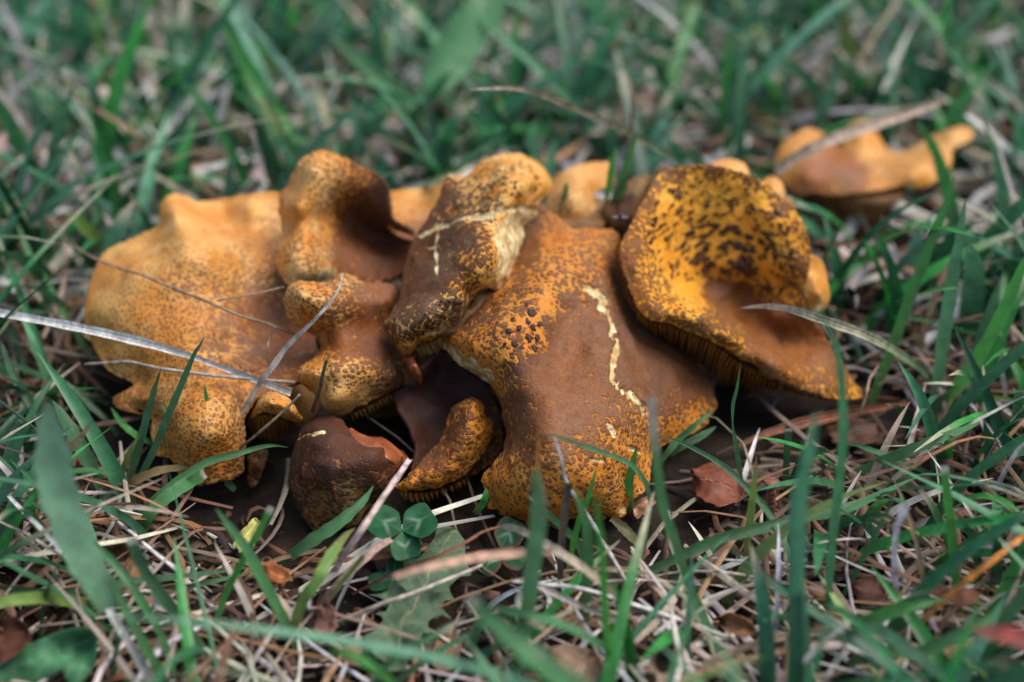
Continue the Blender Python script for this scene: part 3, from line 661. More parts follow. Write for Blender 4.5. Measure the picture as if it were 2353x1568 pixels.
iD = [(1240, 540, 47), (1300, 560, 49), (1380, 570, 47), (1250, 620, 49), (1330, 640, 47), (1410, 640, 41), (1180, 690, 47), (1240, 700, 47), (1120, 730, 44), (1190, 760, 46), (1310, 720, 41), (1380, 740, 39), (1240, 780, 42), (1060, 790, 38), (1120, 800, 42), (1100, 840, 35), (1190, 840, 40), (1300, 800, 37), (1300, 880, 35), (1390, 820, 36), (1460, 800, 31), (1540, 850, 23), (1590, 920, 15), (1500, 900, 24),
      (1170, 900, 33), (1240, 920, 35), (1180, 960, 27), (1300, 960, 33), (1400, 920, 32), (1460, 960, 25), (1540, 970, 15), (1250, 1000, 32), (1190, 1040, 24), (1330, 1040, 29), (1420, 1020, 25), (1260, 1090, 25), (1160, 1110, 17), (1370, 1100, 22), (1440, 1090, 15), (1220, 1150, 16), (1320, 1150, 16), (1400, 1150, 12), (1270, 1190, 9), (1180, 1180, 9)]
aD = [(1300, 850, 1.25, 0, 0, .05), (1280, 930, 1.25, 0, 0, .05), (1310, 780, 1.2, 0, 0, .05), (1270, 980, 1.15, 0, 0, .1), (1330, 720, .9, 0, 0, .1), (1370, 800, 1.0, .1, 0, .1), (1250, 870, 1.2, 0, 0, .25), (1390, 860, 1.05, 0, 0, .2), (1360, 900, .9, .3, 0, .1), (1200, 720, .6, .45, 0, .7), (1240, 690, .45, .6, 0, .5), (1225, 780, .55, .75, 0, .9), (1130, 720, .75, .2, 0, .5), (1080, 740, .8, .1, 0, .4), (1060, 780, .6, .1, .1, .3),
      (1045, 815, .3, 0, .6, .1), (1085, 845, .3, 0, .65, .2), (1120, 860, .35, 0, .6, .2), (1110, 800, .6, .2, .1, .5), (1160, 800, .65, .4, 0, .6), (1190, 850, .75, .35, 0, .8), (1150, 900, .5, .1, .3, .4), (1200, 910, .95, .1, 0, .6), (1165, 950, .8, 0, .05, .5), (1300, 530, .6, 0, 0, 0), (1400, 550, .6, 0, 0, 0), (1230, 520, .75, 0, 0, .3), (1215, 570, 1.0, 0, 0, .4), (1270, 570, .5, 0, 0, 0), (1350, 610, .62, .2, 0, .1),  # darker brown close beside the saddle cap paints in the shade there
      (1260, 630, .6, .2, 0, .3), (1420, 640, .85, 0, 0, .3), (1300, 670, .65, .35, 0, .3), (1380, 690, .8, .1, 0, .3), (1250, 1060, .6, .1, 0, .3), (1180, 1100, .5, 0, 0, .2), (1150, 1160, .42, 0, .1, .2), (1230, 1190, .35, 0, .3, .2), (1400, 1160, .5, 0, .1, .2), (1340, 1100, .5, 0, 0, .1), (1400, 1000, .65, .15, 0, .2), (1340, 980, .8, .25, 0, .2), (1450, 1050, .5, 0, .2, .2), (1470, 1110, .45, 0, .35, .2), (1190, 1000, .95, 0, 0, .55), (1225, 1030, .85, .1, 0, .6), (1160, 1040, .7, 0, 0, .2),
      (1500, 800, 1.25, 0, 0, .9), (1580, 880, 1.2, 0, 0, .9), (1470, 740, 1.2, 0, 0, .8), (1510, 880, 1.15, 0, 0, .6), (1550, 920, .9, 0, 0, .5), (1600, 950, .5, 0, .1, .2), (1560, 990, .4, 0, .3, .1), (1450, 860, 1.1, 0, 0, .4), (1430, 760, 1.15, 0, 0, .5), (1480, 970, .6, 0, .05, .2), (1440, 940, .75, .15, 0, .2)]  # near-black brown at the right paints in the shade under the funnel cap
cD = [([(1352, 662), (1366, 672), (1387, 694), (1377, 709), (1397, 729), (1407, 754), (1402, 774), (1420, 783), (1416, 799), (1414, 824), (1409, 849), (1407, 867), (1427, 887), (1452, 907), (1477, 934), (1482, 949)], 7.0, .0011),
      ([(1395, 975), (1402, 985), (1413, 1000)], 3.5, .0008), ([(1360, 1055), (1385, 1060)], 2.5, .0006), ([(1450, 1030), (1472, 1040)], 5, .0006), ([(1432, 1100), (1445, 1125)], 5, .0008), ([(1340, 1130), (1352, 1150)], 4, .0016), ([(1428, 1180), (1436, 1170)], 4, .0008)]
o, fD = cap(mD, 'cap', oD, iD, [(1290, 590), (1235, 690), (1215, 800), (1230, 940), (1270, 1080)], M_cap, 190, 640, attrs=[(a_[0], a_[1], a_[2] + .02, *a_[3:]) for a_ in aD], cracks=cD, seed=9, lump=.0007, lump_s=80, wob=2.6, wrinkle=.0005, thick=.004, scales=.00012, edge_noise=.0008)
flakes(mD, fD, [(1222, 718, 9, 1.2, 1), (1236, 706, 6, 1, 0), (1212, 740, 7, 1.4, 1), (1200, 800, 8, 1.3, .5), (1226, 752, 7, 1.6, 1.3), (1216, 775, 10, 1.4, 1.2), (1240, 745, 6, 1, 0), (1194, 752, 8, 1.2, .6), (1228, 800, 7, 1.5, 1), (1180, 735, 6, 1, 0), (1170, 760, 6, 1.2, .4), (1205, 825, 8, 1.4, .2), (1183, 790, 7, 1.2, .8), (1235, 775, 7, 1.5, 1.4), (1190, 840, 6, 1.3, 0), (1176, 815, 6, 1.2, .4), (1210, 700, 5, 1, 0), (1160, 790, 5, 1.1, .3), (1218, 850, 6, 1.4, .3), (1150, 745, 5, 1, 0)], M_scale, lift=.3)
stem(mD, fD, 1330, 800, .012, .011, (0, .01), .010)

# --- E: small cap with purple hollow and curled rim --------------------------------------------------
mE = thing('mushroom', base_at(1020, 1150), 'small cap with dark purple hollow and a curled orange rim above the clover', 'mushroom', MG)
oE = [(905, 905, 20), (930, 890, 22), (957, 878, 24), (975, 845, 27), (1004, 812, 28), (1040, 815, 27), (1066, 850, 25), (1103, 868, 22), (1125, 895, 20), (1141, 930, 18), (1152, 965, 16), (1155, 1000, 14), (1153, 1028, 11), (1141, 1052, 9), (1122, 1070, 7), (1090, 1090, 6), (1040, 1110, 5), (990, 1115, 5), (950, 1100, 7), (946, 1078, 9), (957, 1032, 12), (949, 1000, 15), (931, 966, 17), (913, 937, 19)]
iE = [(980, 880, 20), (1010, 850, 22), (1060, 890, 19), (960, 920, 18), (1000, 940, 16), (1100, 920, 17), (1120, 970, 14), (1050, 960, 13), (980, 1000, 12), (1000, 1050, 8), (1080, 1040, 9)]
aE = [(980, 900, 1.3, 0, 0, .9), (1050, 890, 1.3, 0, 0, .9), (1000, 960, 1.3, 0, 0, .8), (1100, 900, 1.2, 0, 0, .7), (1135, 960, .9, 0, 0, .3), (1150, 1010, .7, 0, .1, .0), (1135, 1050, .6, 0, .35, 0), (980, 1010, 1.2, 0, 0, .5), (1000, 1060, 1.1, 0, 0, .4)]
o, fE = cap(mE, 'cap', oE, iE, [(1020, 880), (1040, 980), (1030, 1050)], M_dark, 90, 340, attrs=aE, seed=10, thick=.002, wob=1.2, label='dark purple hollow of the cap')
oE2 = [(1085, 910, 24), (1107, 921, 23), (1118, 939, 21), (1119, 955, 20), (1136, 970, 18), (1133, 1003, 16), (1118, 1039, 13), (1096, 1069, 11), (1067, 1098, 9), (1030, 1116, 8), (993, 1127, 7), (957, 1132, 7), (922, 1128, 8), (905, 1117, 9), (921, 1104, 10), (946, 1079, 12), (968, 1053, 13), (1004, 1013, 15), (1019, 981, 18), (1026, 955, 20), (1037, 933, 22), (1062, 918, 24)]
iE2 = [(1085, 930, 27), (1060, 950, 25), (1095, 960, 25), (1050, 985, 22), (1090, 1000, 22), (1115, 990, 20), (1030, 1020, 18), (1070, 1040, 18), (1000, 1060, 15), (1040, 1080, 14), (970, 1090, 13), (1000, 1105, 12), (940, 1115, 11)]
aE2 = [(1085, 925, .7, 0, 0, .3), (1105, 935, .5, 0, .1, 0), (1100, 980, .5, .1, .1, .1), (1055, 955, .85, 0, 0, .5), (1040, 990, .95, 0, 0, .5), (1080, 1010, .62, .1, 0, .2), (1000, 1050, .98, 0, 0, .4), (1060, 1060, .6, 0, 0, .1), (1120, 1010, .5, 0, 0, 0), (960, 1095, .8, 0, 0, .3), (1000, 1115, .55, 0, 0, 0), (940, 1120, .5, 0, .1, 0)]
o, fE2 = cap(mE, 'curled_rim', oE2, iE2, [(1085, 945), (1060, 1010), (1000, 1080), (950, 1112)], M_cap, 90, 380, attrs=aE2, seed=11, thick=.002, wob=1.2, scales=.0003, lump=.0004, lump_s=200)
gills(mE, [(912, 1122, 8), (957, 1133, 6.5), (1000, 1127, 6.5), (1040, 1113, 7.5), (1072, 1096, 9)], [(930, 1140, 4), (962, 1152, 3), (990, 1146, 3), (1030, 1128, 4.5), (1066, 1108, 6)], 14, .0016, M_gillr, wid=.7)
stem(mE, fE, 1020, 980, .006, .006, (0, .006), .005)

# --- F: dark brown cap low on the ground ---------------------------------------------------------------
mF = thing('mushroom', base_at(780, 1150), 'dark brown low cap with reddish inner edge and a small pale scar', 'mushroom', MG)
oF = [(737, 953, 20), (693, 982, 19), (675, 1024, 16), (664, 1061, 13), (660, 1105, 9), (668, 1140, 6), (678, 1163, 4), (707, 1209, 1), (730, 1230, 0), (775, 1222, 0), (821, 1209, 1), (848, 1170, 4), (883, 1157, 4), (905, 1128, 7), (927, 1088, 11), (942, 1061, 13), (935, 1042, 15), (913, 1026, 17), (884, 1005, 19), (858, 1003, 20), (835, 996, 21), (803, 981, 21), (788, 962, 21), (760, 951, 21)]
iF = [(740, 985, 24), (720, 1040, 21), (800, 1020, 24), (860, 1030, 23), (900, 1060, 19), (760, 1070, 22), (840, 1080, 20), (700, 1100, 15), (780, 1130, 15), (870, 1120, 13), (740, 1180, 7), (820, 1170, 8)]
aF = [(740, 980, 1.1, 0, 0, .6), (700, 1030, 1.0, 0, 0, .5), (800, 1000, 1.1, 0, 0, .2), (860, 1015, 1.2, 0, 0, 0), (900, 1040, 1.2, 0, 0, 0), (760, 1070, .85, .3, 0, .5), (830, 1060, .95, 0, 0, .4), (720, 1120, .75, .4, 0, .3), (800, 1140, .6, .5, 0, .2), (880, 1100, .9, 0, 0, .3), (760, 1200, .6, .3, 0, .2), (820, 1180, .45, .3, .1, .1)]
cF = [([(685, 1008), (700, 1000), (722, 999), (745, 995)], 3.5, .0006)]
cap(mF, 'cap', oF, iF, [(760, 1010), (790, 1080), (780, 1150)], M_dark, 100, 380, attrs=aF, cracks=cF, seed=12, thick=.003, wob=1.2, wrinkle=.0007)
fF = rbf(np.array([p[:2] for p in oF + iF], float), dz(np.array([p[0] for p in oF + iF], float), np.array([p[1] for p in oF + iF], float), np.array([p[2] for p in oF + iF], float)))
oF2 = [(803, 982, 21.5), (835, 997, 21.5), (858, 1004, 20.5), (884, 1006, 19.5), (913, 1027, 17.5), (941, 1060, 13.5), (928, 1086, 11.5), (900, 1062, 19), (868, 1038, 22), (835, 1022, 23.5), (808, 1003, 23)]
cap(mF, 'inner_edge', oF2, [(865, 1022, 22.8), (900, 1045, 19.8)], [(820, 997), (870, 1020), (918, 1055)], M_redflap, 30, 200, seed=13, thick=.001, rim=.0006, wob=.5, label='smooth reddish inner edge', wrinkle=.0003)
stem(mF, fF, 790, 1030, .007, .005, (0, .010), .013)

# --- R: funnel cap on the right ---------------------------------------------------------------------------
mR = thing('mushroom', base_at(1690, 900), 'yellow funnel-shaped cap with coarse dark scales and a brown bottom', 'mushroom', MG)
oR = [(1528, 388, 63), (1574, 381, 65), (1616, 378, 66), (1666, 385, 65), (1711, 398, 63), (1749, 414, 61), (1791, 445, 57), (1829, 485, 53), (1854, 525, 49), (1866, 570, 44), (1862, 612, 40), (1853, 652, 35), (1846, 690, 31), (1862, 725, 27), (1888, 758, 23), (1912, 798, 18), (1940, 838, 14), (1968, 878, 10), (1986, 912, 7),
      (1968, 918, 8), (1906, 919, 10), (1883, 909, 12), (1843, 899, 14), (1803, 882, 17), (1758, 864, 20), (1733, 843, 23), (1693, 824, 26), (1656, 798, 29), (1618, 779, 32), (1581, 764, 34), (1543, 749, 36), (1493, 737, 38), (1466, 715, 40), (1453, 690, 42), (1436, 645, 45), (1424, 608, 48), (1422, 575, 51), (1429, 550, 53), (1444, 524, 55), (1459, 494, 57), (1470, 474, 58), (1489, 444, 60), (1509, 409, 62)]
iR = [(1600, 440, 58), (1680, 450, 56), (1530, 470, 57), (1760, 500, 52), (1490, 550, 52), (1570, 540, 46), (1650, 520, 47), (1740, 560, 43), (1800, 590, 42), (1470, 620, 48), (1540, 620, 40), (1610, 600, 37), (1690, 620, 35), (1760, 650, 31), (1810, 670, 31), (1500, 690, 43), (1560, 680, 38), (1583, 698, 39.5), (1612, 675, 29.5), (1660, 680, 27), (1628, 722, 37.5), (1653, 703, 26), (1668, 755, 34), (1700, 737, 22.5), (1700, 777, 31), (1738, 765, 20), (1752, 805, 27.5), (1790, 790, 17), (1796, 822, 23.5), (1840, 820, 18), (1880, 830, 17), (1540, 722, 40), (1620, 752, 36), (1690, 797, 30), (1750, 835, 25), (1830, 865, 19), (1900, 880, 14), (1780, 730, 24.5), (1830, 760, 21), (1940, 895, 11)]
aR = [(1560, 395, .75, 0, 0, .5), (1640, 390, .8, 0, 0, .6), (1720, 410, .75, 0, 0, .5), (1790, 460, .75, 0, 0, .4), (1845, 540, .7, .1, 0, .4), (1855, 620, .8, .1, 0, .4), (1490, 460, .75, 0, 0, .3), (1445, 560, .8, 0, 0, .2), (1430, 600, .95, 0, 0, .1), (1450, 670, .85, 0, 0, .2), (1470, 705, .8, 0, 0, .1),
      (1600, 430, .28, .5, .1, .6), (1680, 430, .25, .6, .1, .7), (1740, 470, .3, .6, .05, .7), (1530, 470, .35, .4, 0, .7), (1640, 470, .38, .9, 0, .9), (1700, 500, .38, .9, 0, .9), (1500, 560, .55, .3, 0, .5), (1480, 620, .6, .1, 0, .4), (1550, 560, .35, .7, 0, .8), (1600, 520, .4, .9, 0, .9), (1660, 540, .45, 1, 0, 1), (1740, 550, .4, .8, 0, .9), (1800, 540, .4, .4, 0, .6), (1530, 640, .5, .4, 0, .6), (1570, 620, .42, .8, .05, .9), (1630, 580, .55, 1, 0, 1), (1700, 590, .62, 1, 0, 1), (1770, 600, .5, .8, 0, .8), (1820, 620, .6, .2, 0, .5),
      (1640, 620, .68, .9, 0, .9), (1700, 640, .8, .6, 0, .8), (1760, 650, .62, .7, 0, .8), (1810, 670, .7, .2, 0, .5), (1585, 665, .2, .4, .1, .3), (1578, 645, .25, .5, .3, .5), (1608, 700, .4, .2, 0, .5), (1640, 670, 1.2, 0, 0, .15), (1680, 700, 1.25, 0, 0, .05), (1740, 740, 1.25, 0, 0, .05), (1800, 780, 1.1, .3, 0, .2), (1850, 790, 1.15, 0, 0, .2), (1870, 820, .95, .2, 0, .1), (1920, 830, 1.15, 0, 0, .3), (1820, 760, 1.2, 0, 0, .2),
      (1500, 720, .78, 0, 0, .2), (1560, 730, .72, 0, 0, .4), (1620, 755, .72, 0, 0, .3), (1680, 790, .75, 0, 0, .3), (1740, 830, .8, 0, 0, .2), (1800, 860, .75, 0, 0, .1), (1860, 880, .7, 0, 0, 0), (1920, 900, .65, 0, 0, 0), (1640, 735, .7, .1, 0, .7), (1700, 775, .65, .1, 0, .7), (1540, 690, .55, .1, 0, .5), (1880, 850, .7, 0, 0, 0), (1960, 905, .6, 0, .1, 0)]
o, fR = cap(mR, 'cap', oR, iR, [(1630, 560), (1650, 660), (1720, 760), (1850, 850)], M_funnel, 190, 640, attrs=[(a_[0], a_[1], a_[2] + (.02 if a_[3] > .35 else .04), *a_[3:]) for a_ in aR], seed=14, lump=.0005, lump_s=120, wob=1.8, thick=.0022, scales=.00025)
gills(mR, [(1466, 712, 39), (1493, 734, 37), (1543, 747, 35), (1581, 762, 33), (1618, 777, 31), (1656, 797, 28), (1693, 827, 25), (1733, 846, 22), (1758, 867, 19), (1803, 885, 16), (1843, 902, 13), (1883, 912, 11), (1906, 921, 9.5)],
      [(1480, 728, 34), (1512, 762, 28), (1550, 795, 22), (1590, 822, 18), (1622, 846, 15), (1652, 866, 12), (1694, 880, 11), (1735, 888, 11), (1765, 893, 11), (1808, 900, 11), (1848, 910, 10), (1884, 917, 9), (1905, 924, 8)], 46, .0020, M_gillr, wid=.7)
gills(mR, [(1428, 552, 52), (1421, 577, 50), (1423, 610, 47), (1435, 648, 44), (1452, 693, 41), (1467, 718, 39)],
      [(1424, 556, 48), (1413, 580, 46), (1415, 612, 43), (1427, 650, 40), (1446, 697, 37), (1466, 726, 35)], 34, .0006, M_gillr, wid=.6)
gills(mR, [(1540, 384, 63), (1509, 406, 61.5), (1489, 441, 59.5), (1470, 471, 57.5), (1459, 491, 56.5)], [(1520, 388, 58), (1497, 408, 57), (1478, 441, 55), (1461, 470, 53), (1452, 492, 52)], 26, .0006, M_gill, wid=.6)
zoneR = [(1500, 470), (1545, 415), (1620, 402), (1700, 420), (1770, 460), (1815, 510), (1840, 570), (1838, 640), (1800, 675), (1750, 665), (1710, 640), (1660, 630), (1610, 640), (1575, 650), (1540, 640), (1500, 600), (1480, 550)]
flakes(mR, fR, spots_in(zoneR, 150, lambda c: 4.5 + 6.5 * math.exp(-(((c[0] - 1660) / 90) ** 2 + ((c[1] - 560) / 75) ** 2)), 4, (1655, 660), seed=3, asp=(1.1, 3.2), gap=1.25))
stem(mR, fR, 1720, 740, .010, .009, (-.002, .006), .006)

# --- caps half hidden behind ------------------------------------------------------------------------------
def small(label, outline, interior, skel, mat, attrs, base, seed, mode='y', st=None, **kw):
    m = thing('mushroom', base_at(*base), label, 'mushroom', MG)
    o, f = cap(m, 'cap', outline, interior, skel, mat, 70, 260, attrs=attrs, seed=seed, mode=mode, **kw)
    if st: stem(m, f, st[0], st[1], st[2], st[2], (0, .004), .004)
    return m, f
oG = [(880, 446, 30), (920, 434, 32), (960, 431, 33), (1000, 424, 34), (1030, 405, 34), (1062, 402, 33), (1090, 420, 24), (1090, 490, 6), (1040, 530, -4), (980, 548, -8), (930, 545, -8), (895, 520, -2), (878, 480, 14)]
small('orange cap edge showing between the folded cap and the saddle cap', oG, [(960, 470, 24), (1000, 500, 10), (940, 510, 6)], [(950, 480), (1020, 470)], M_gold, [(950, 440, .3, 0, 0, 0), (1000, 440, .35, 0, 0, 0), (950, 490, .6, 0, 0, .1), (960, 530, 1.0, 0, 0, .2), (1010, 480, .55, 0, 0, 0)], (980, 640), 20, st=(985, 490, .008))
oHh = [(1255, 452, 16), (1262, 425, 22), (1277, 405, 26), (1299, 388, 28), (1339, 374, 30), (1375, 370, 31), (1400, 372, 31), (1412, 386, 30), (1412, 410, 27), (1398, 428, 23), (1375, 440, 18), (1367, 452, 15), (1371, 470, 12), (1387, 484, 10), (1382, 506, 6), (1366, 524, 2), (1330, 530, 0), (1290, 520, 2), (1262, 490, 8)]
small('small ochre cap with a bitten edge peeking out behind the saddle cap', oHh, [(1330, 420, 14), (1300, 450, 8), (1340, 480, 4), (1360, 400, 22), (1300, 420, 16)], [(1320, 420), (1325, 480)], M_gold, [(1340, 385, .25, 0, 0, 0), (1390, 390, .3, 0, .1, 0), (1300, 420, .45, 0, 0, 0), (1340, 450, .45, 0, 0, .1), (1350, 500, .6, .2, 0, .4), (1290, 480, .6, 0, 0, .2)], (1330, 600), 21, st=(1320, 470, .008))
oI = [(1778, 398, 82), (1782, 360, 90), (1788, 340, 94), (1811, 318, 99), (1843, 296, 104), (1873, 294, 105), (1903, 312, 102), (1925, 336, 98), (1943, 322, 102), (1952, 285, 108), (1973, 266, 110), (2000, 282, 107), (2022, 312, 102), (2042, 342, 96), (2070, 345, 92), (2098, 337, 90), (2136, 312, 92), (2186, 292, 94), (2218, 288, 95), (2240, 303, 93), (2230, 322, 89), (2205, 330, 86), (2190, 350, 82), (2186, 380, 76),
      (2158, 414, 68), (2123, 432, 64), (2073, 428, 62), (2036, 436, 60), (1986, 443, 58), (1918, 450, 58), (1873, 445, 60), (1836, 450, 62), (1808, 428, 68)]
iI = [(1840, 340, 88), (1850, 400, 66), (1980, 320, 94), (1930, 370, 76), (1980, 400, 66), (2060, 390, 70), (2140, 360, 78), (2190, 315, 88), (2100, 410, 62), (1900, 420, 62)]
aI = [(1850, 310, .45, 0, 0, -.2), (1800, 370, .5, 0, 0, 0), (1980, 300, .15, 0, 0, 0), (1990, 340, .35, 0, 0, 0), (1930, 370, 1.1, 0, 0, -.1), (1960, 400, 1.15, 0, 0, .0), (1880, 400, 1.1, 0, 0, 0), (2060, 390, .5, 0, 0, 0), (2140, 350, .35, 0, 0, 0), (2210, 300, .4, 0, 0, 0), (2120, 420, .2, 0, .1, 0), (2030, 425, .5, 0, 0, 0), (1920, 440, .7, 0, 0, 0)]
mI, fI = small('split orange cap with raised petal-like lobes under a long dry stalk', oI, iI, [(1850, 370), (1950, 370), (2060, 395), (2150, 360)], M_gold, aI, (1990, 520), 22, thick=.003, st=(2000, 400, .010))
gills(mI, [(1880, 447, 60), (1950, 449, 58), (2036, 438, 60), (2073, 430, 62)], [(1900, 462, 68), (1960, 478, 74), (2030, 474, 76), (2070, 450, 72)], 26, .001, M_gillr, mode='y')
oJ = [(1850, 600, -22), (1864, 586, -20), (1878, 590, -18), (1892, 600, -17), (1904, 632, -18), (1910, 682, -22), (1894, 715, -26), (1866, 722, -28), (1845, 700, -27), (1843, 650, -25)]
small('pale yellow crumpled stub pressed against the funnel cap', oJ, [(1878, 640, -26), (1885, 680, -29)], [(1872, 620), (1876, 690)], M_gold, [(1870, 600, .35, 0, .2, 0), (1880, 640, .3, 0, .3, 0), (1880, 700, .25, 0, .45, 0)], (1880, 780), 23, lump=.0016, thick=.006, wrinkle=.0006)
oK1 = [(1632, 380, 22), (1645, 368, 26), (1672, 363, 28), (1700, 368, 27), (1718, 382, 24), (1720, 410, 16), (1690, 425, 10), (1650, 415, 12)]
small('yellow cap rim just rising above the back of the funnel cap', oK1, [(1675, 390, 18)], [(1660, 390), (1695, 393)], M_gold, [(1675, 375, .15, 0, .1, 0), (1680, 410, .5, 0, 0, 0)], (1675, 560), 24, st=(1676, 405, .006))
oK2 = [(1748, 420, 18), (1765, 405, 22), (1785, 406, 22), (1800, 422, 18), (1806, 450, 10), (1790, 470, 4), (1760, 462, 6)]
small('round yellow button between the funnel cap and the split orange cap', oK2, [(1778, 430, 10)], [(1772, 432), (1785, 440)], M_gold, [(1775, 415, .1, 0, .3, 0), (1785, 455, .5, 0, 0, 0)], (1780, 600), 25, st=(1780, 445, .005))
oK3 = [(1420, 470, 4), (1430, 430, 14), (1455, 405, 20), (1490, 400, 20), (1500, 430, 10), (1470, 470, 0), (1450, 500, -8), (1425, 500, -6)]
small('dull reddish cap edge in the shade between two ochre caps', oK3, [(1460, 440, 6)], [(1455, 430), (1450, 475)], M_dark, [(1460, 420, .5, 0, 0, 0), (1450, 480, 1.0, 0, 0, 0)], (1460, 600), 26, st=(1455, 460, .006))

# ------------------------------------------------------------------ blades and stalks one can tell apart
PAL = {  # colour at the foot, in the middle, at the tip
    'L': ((0.10, 0.24, 0.10), (0.13, 0.28, 0.14), (0.12, 0.26, 0.13)),
    'g': ((0.06, 0.19, 0.05), (0.036, 0.185, 0.048), (0.034, 0.19, 0.050)), 'v': ((0.09, 0.28, 0.04), (0.034, 0.275, 0.026), (0.034, 0.24, 0.030)), 'k': ((0.035, 0.11, 0.035), (0.018, 0.110, 0.034), (0.018, 0.10, 0.034)),
    't': ((0.08, 0.23, 0.09), (0.065, 0.245, 0.105), (0.07, 0.23, 0.10)), 'y': ((0.16, 0.22, 0.05), (0.15, 0.27, 0.040), (0.18, 0.13, 0.035)), 'o': ((0.20, 0.12, 0.03), (0.17, 0.12, 0.03), (0.11, 0.12, 0.028)),
    'd': ((0.34, 0.26, 0.18), (0.50, 0.42, 0.33), (0.46, 0.38, 0.31)), 'w': ((0.50, 0.45, 0.40), (0.64, 0.60, 0.56), (0.64, 0.60, 0.57)), 'b': ((0.22, 0.13, 0.07), (0.36, 0.24, 0.14), (0.34, 0.23, 0.15)),
    'r': ((0.14, 0.045, 0.020), (0.22, 0.070, 0.028), (0.24, 0.08, 0.035)), 'n': ((0.05, 0.035, 0.02), (0.10, 0.075, 0.05), (0.06, 0.05, 0.035)), 'x': ((0.07, 0.21, 0.05), (0.05, 0.22, 0.055), (0.52, 0.44, 0.35)),
    'z': ((0.05, 0.19, 0.05), (0.30, 0.27, 0.16), (0.54, 0.44, 0.31)), 'O': ((0.38, 0.25, 0.13), (0.50, 0.20, 0.03), (0.52, 0.20, 0.025)), 'P': ((0.28, 0.17, 0.12), (0.40, 0.26, 0.19), (0.40, 0.26, 0.20)), 'R': ((0.20, 0.03, 0.025), (0.30, 0.045, 0.035), (0.24, 0.04, 0.03)),
}
DRY = set('dwbrnOPR')
def path_of(pts, s=None, y=None, z=None, zb=1.0, n=36):
    """Picture points, tip first -> points in the place. s: how far the blade leans away (0 upright, 1 flat on the ground)."""
    P = np.array([p[:2] for p in pts], float)
    L = np.r_[0, np.cumsum(np.linalg.norm(np.diff(P, axis=0), axis=1))]; t = L / L[-1]
    if z is not None: d = dz(P[:, 0], P[:, 1], np.interp(t, np.linspace(0, 1, len(z)), z))
    else:
        if y is None:
            yb = at(P[-1, 0], P[-1, 1], dz(P[-1, 0], P[-1, 1], zb))[1] * 1000
            yg = at(P[0, 0], P[0, 1], dz(P[0, 0], P[0, 1], zb))[1] * 1000
            y = (yb + (.3 if s is None else s) * (yg - yb), yb)
        d = dy(P[:, 0], P[:, 1], np.interp(t, np.linspace(0, 1, len(y)), y))
    Q = resample(catmull(np.c_[P, d], 10, False), n, False)
    return at(Q[:, 0], Q[:, 1], Q[:, 2]), Q[:, 2]

def ribbon(path, depth, wpx, kind, cut=False, twist=0.0, fold=.16, taper=None, seed=0):
    n = len(path); t = np.linspace(0, 1, n)              # 0 tip .. 1 foot
    T = np.gradient(path, axis=0); T /= np.linalg.norm(T, axis=1, keepdims=True) + 1e-9
    view = CAM - path; view /= np.linalg.norm(view, axis=1, keepdims=True)
    A = np.cross(T, view); A /= np.linalg.norm(A, axis=1, keepdims=True) + 1e-9
    Nn = np.cross(A, T)
    ang = R(twist) + .35 * np.sin(t * 4 + seed)
    A2 = A * np.cos(ang)[:, None] + Nn * np.sin(ang)[:, None]; N2 = np.cross(A2, T)
    if taper is not None: prof = np.interp(t, np.linspace(0, 1, len(taper)), taper)
    elif cut: prof = np.interp(t, [0, .04, .5, 1], [.85, .95, 1, .7])
    elif kind in DRY: prof = np.interp(t, [0, .05, .4, 1], [.45, .7, 1, .85])
    else: prof = np.interp(t, [0, .04, .15, .35, .65, 1], [.04, .26, .62, .92, 1, .62])
    hw = wpx * .61 * depth.mean() / FPX * prof
    hw = hw * (1 + .06 * np.sin(t * 37 + seed * 2) + .05 * np.sin(t * 61 + seed))
    xs = np.array([-1, -.55, 0, .55, 1.0]); hz = np.array([1, .35, 0, .35, 1]) * fold * 1.6
    V = path[:, None] + A2[:, None] * (xs[None] * hw[:, None])[..., None] + N2[:, None] * (hz[None] * hw[:, None])[..., None]
    ids = np.arange(n * 5).reshape(n, 5)
    q = np.stack([ids[:-1, :-1], ids[:-1, 1:], ids[1:, 1:], ids[1:, :-1]], -1).reshape(-1, 4)
    c0, c1, c2 = (np.array(x) for x in PAL[kind])
    tt = t[:, None]
    col = np.where(tt > .45, c1 + (c0 - c1) * np.clip((tt - .55) / .45, 0, 1), c1 + (c2 - c1) * np.clip((.28 - tt) / .25, 0, 1))
    r = np.random.default_rng(seed + 5)
    col = col * r.uniform(.82, 1.2) * np.array([r.uniform(.85, 1.2), 1, r.uniform(.85, 1.2)])
    col = np.repeat(col[:, None], 5, 1)
    if cut and kind not in DRY: col[:2] = (0.5, 0.45, 0.36)
    return V.reshape(-1, 3), q, np.clip(col, 0, .9).reshape(-1, 3), np.tile(xs, n), np.repeat(t, 5)

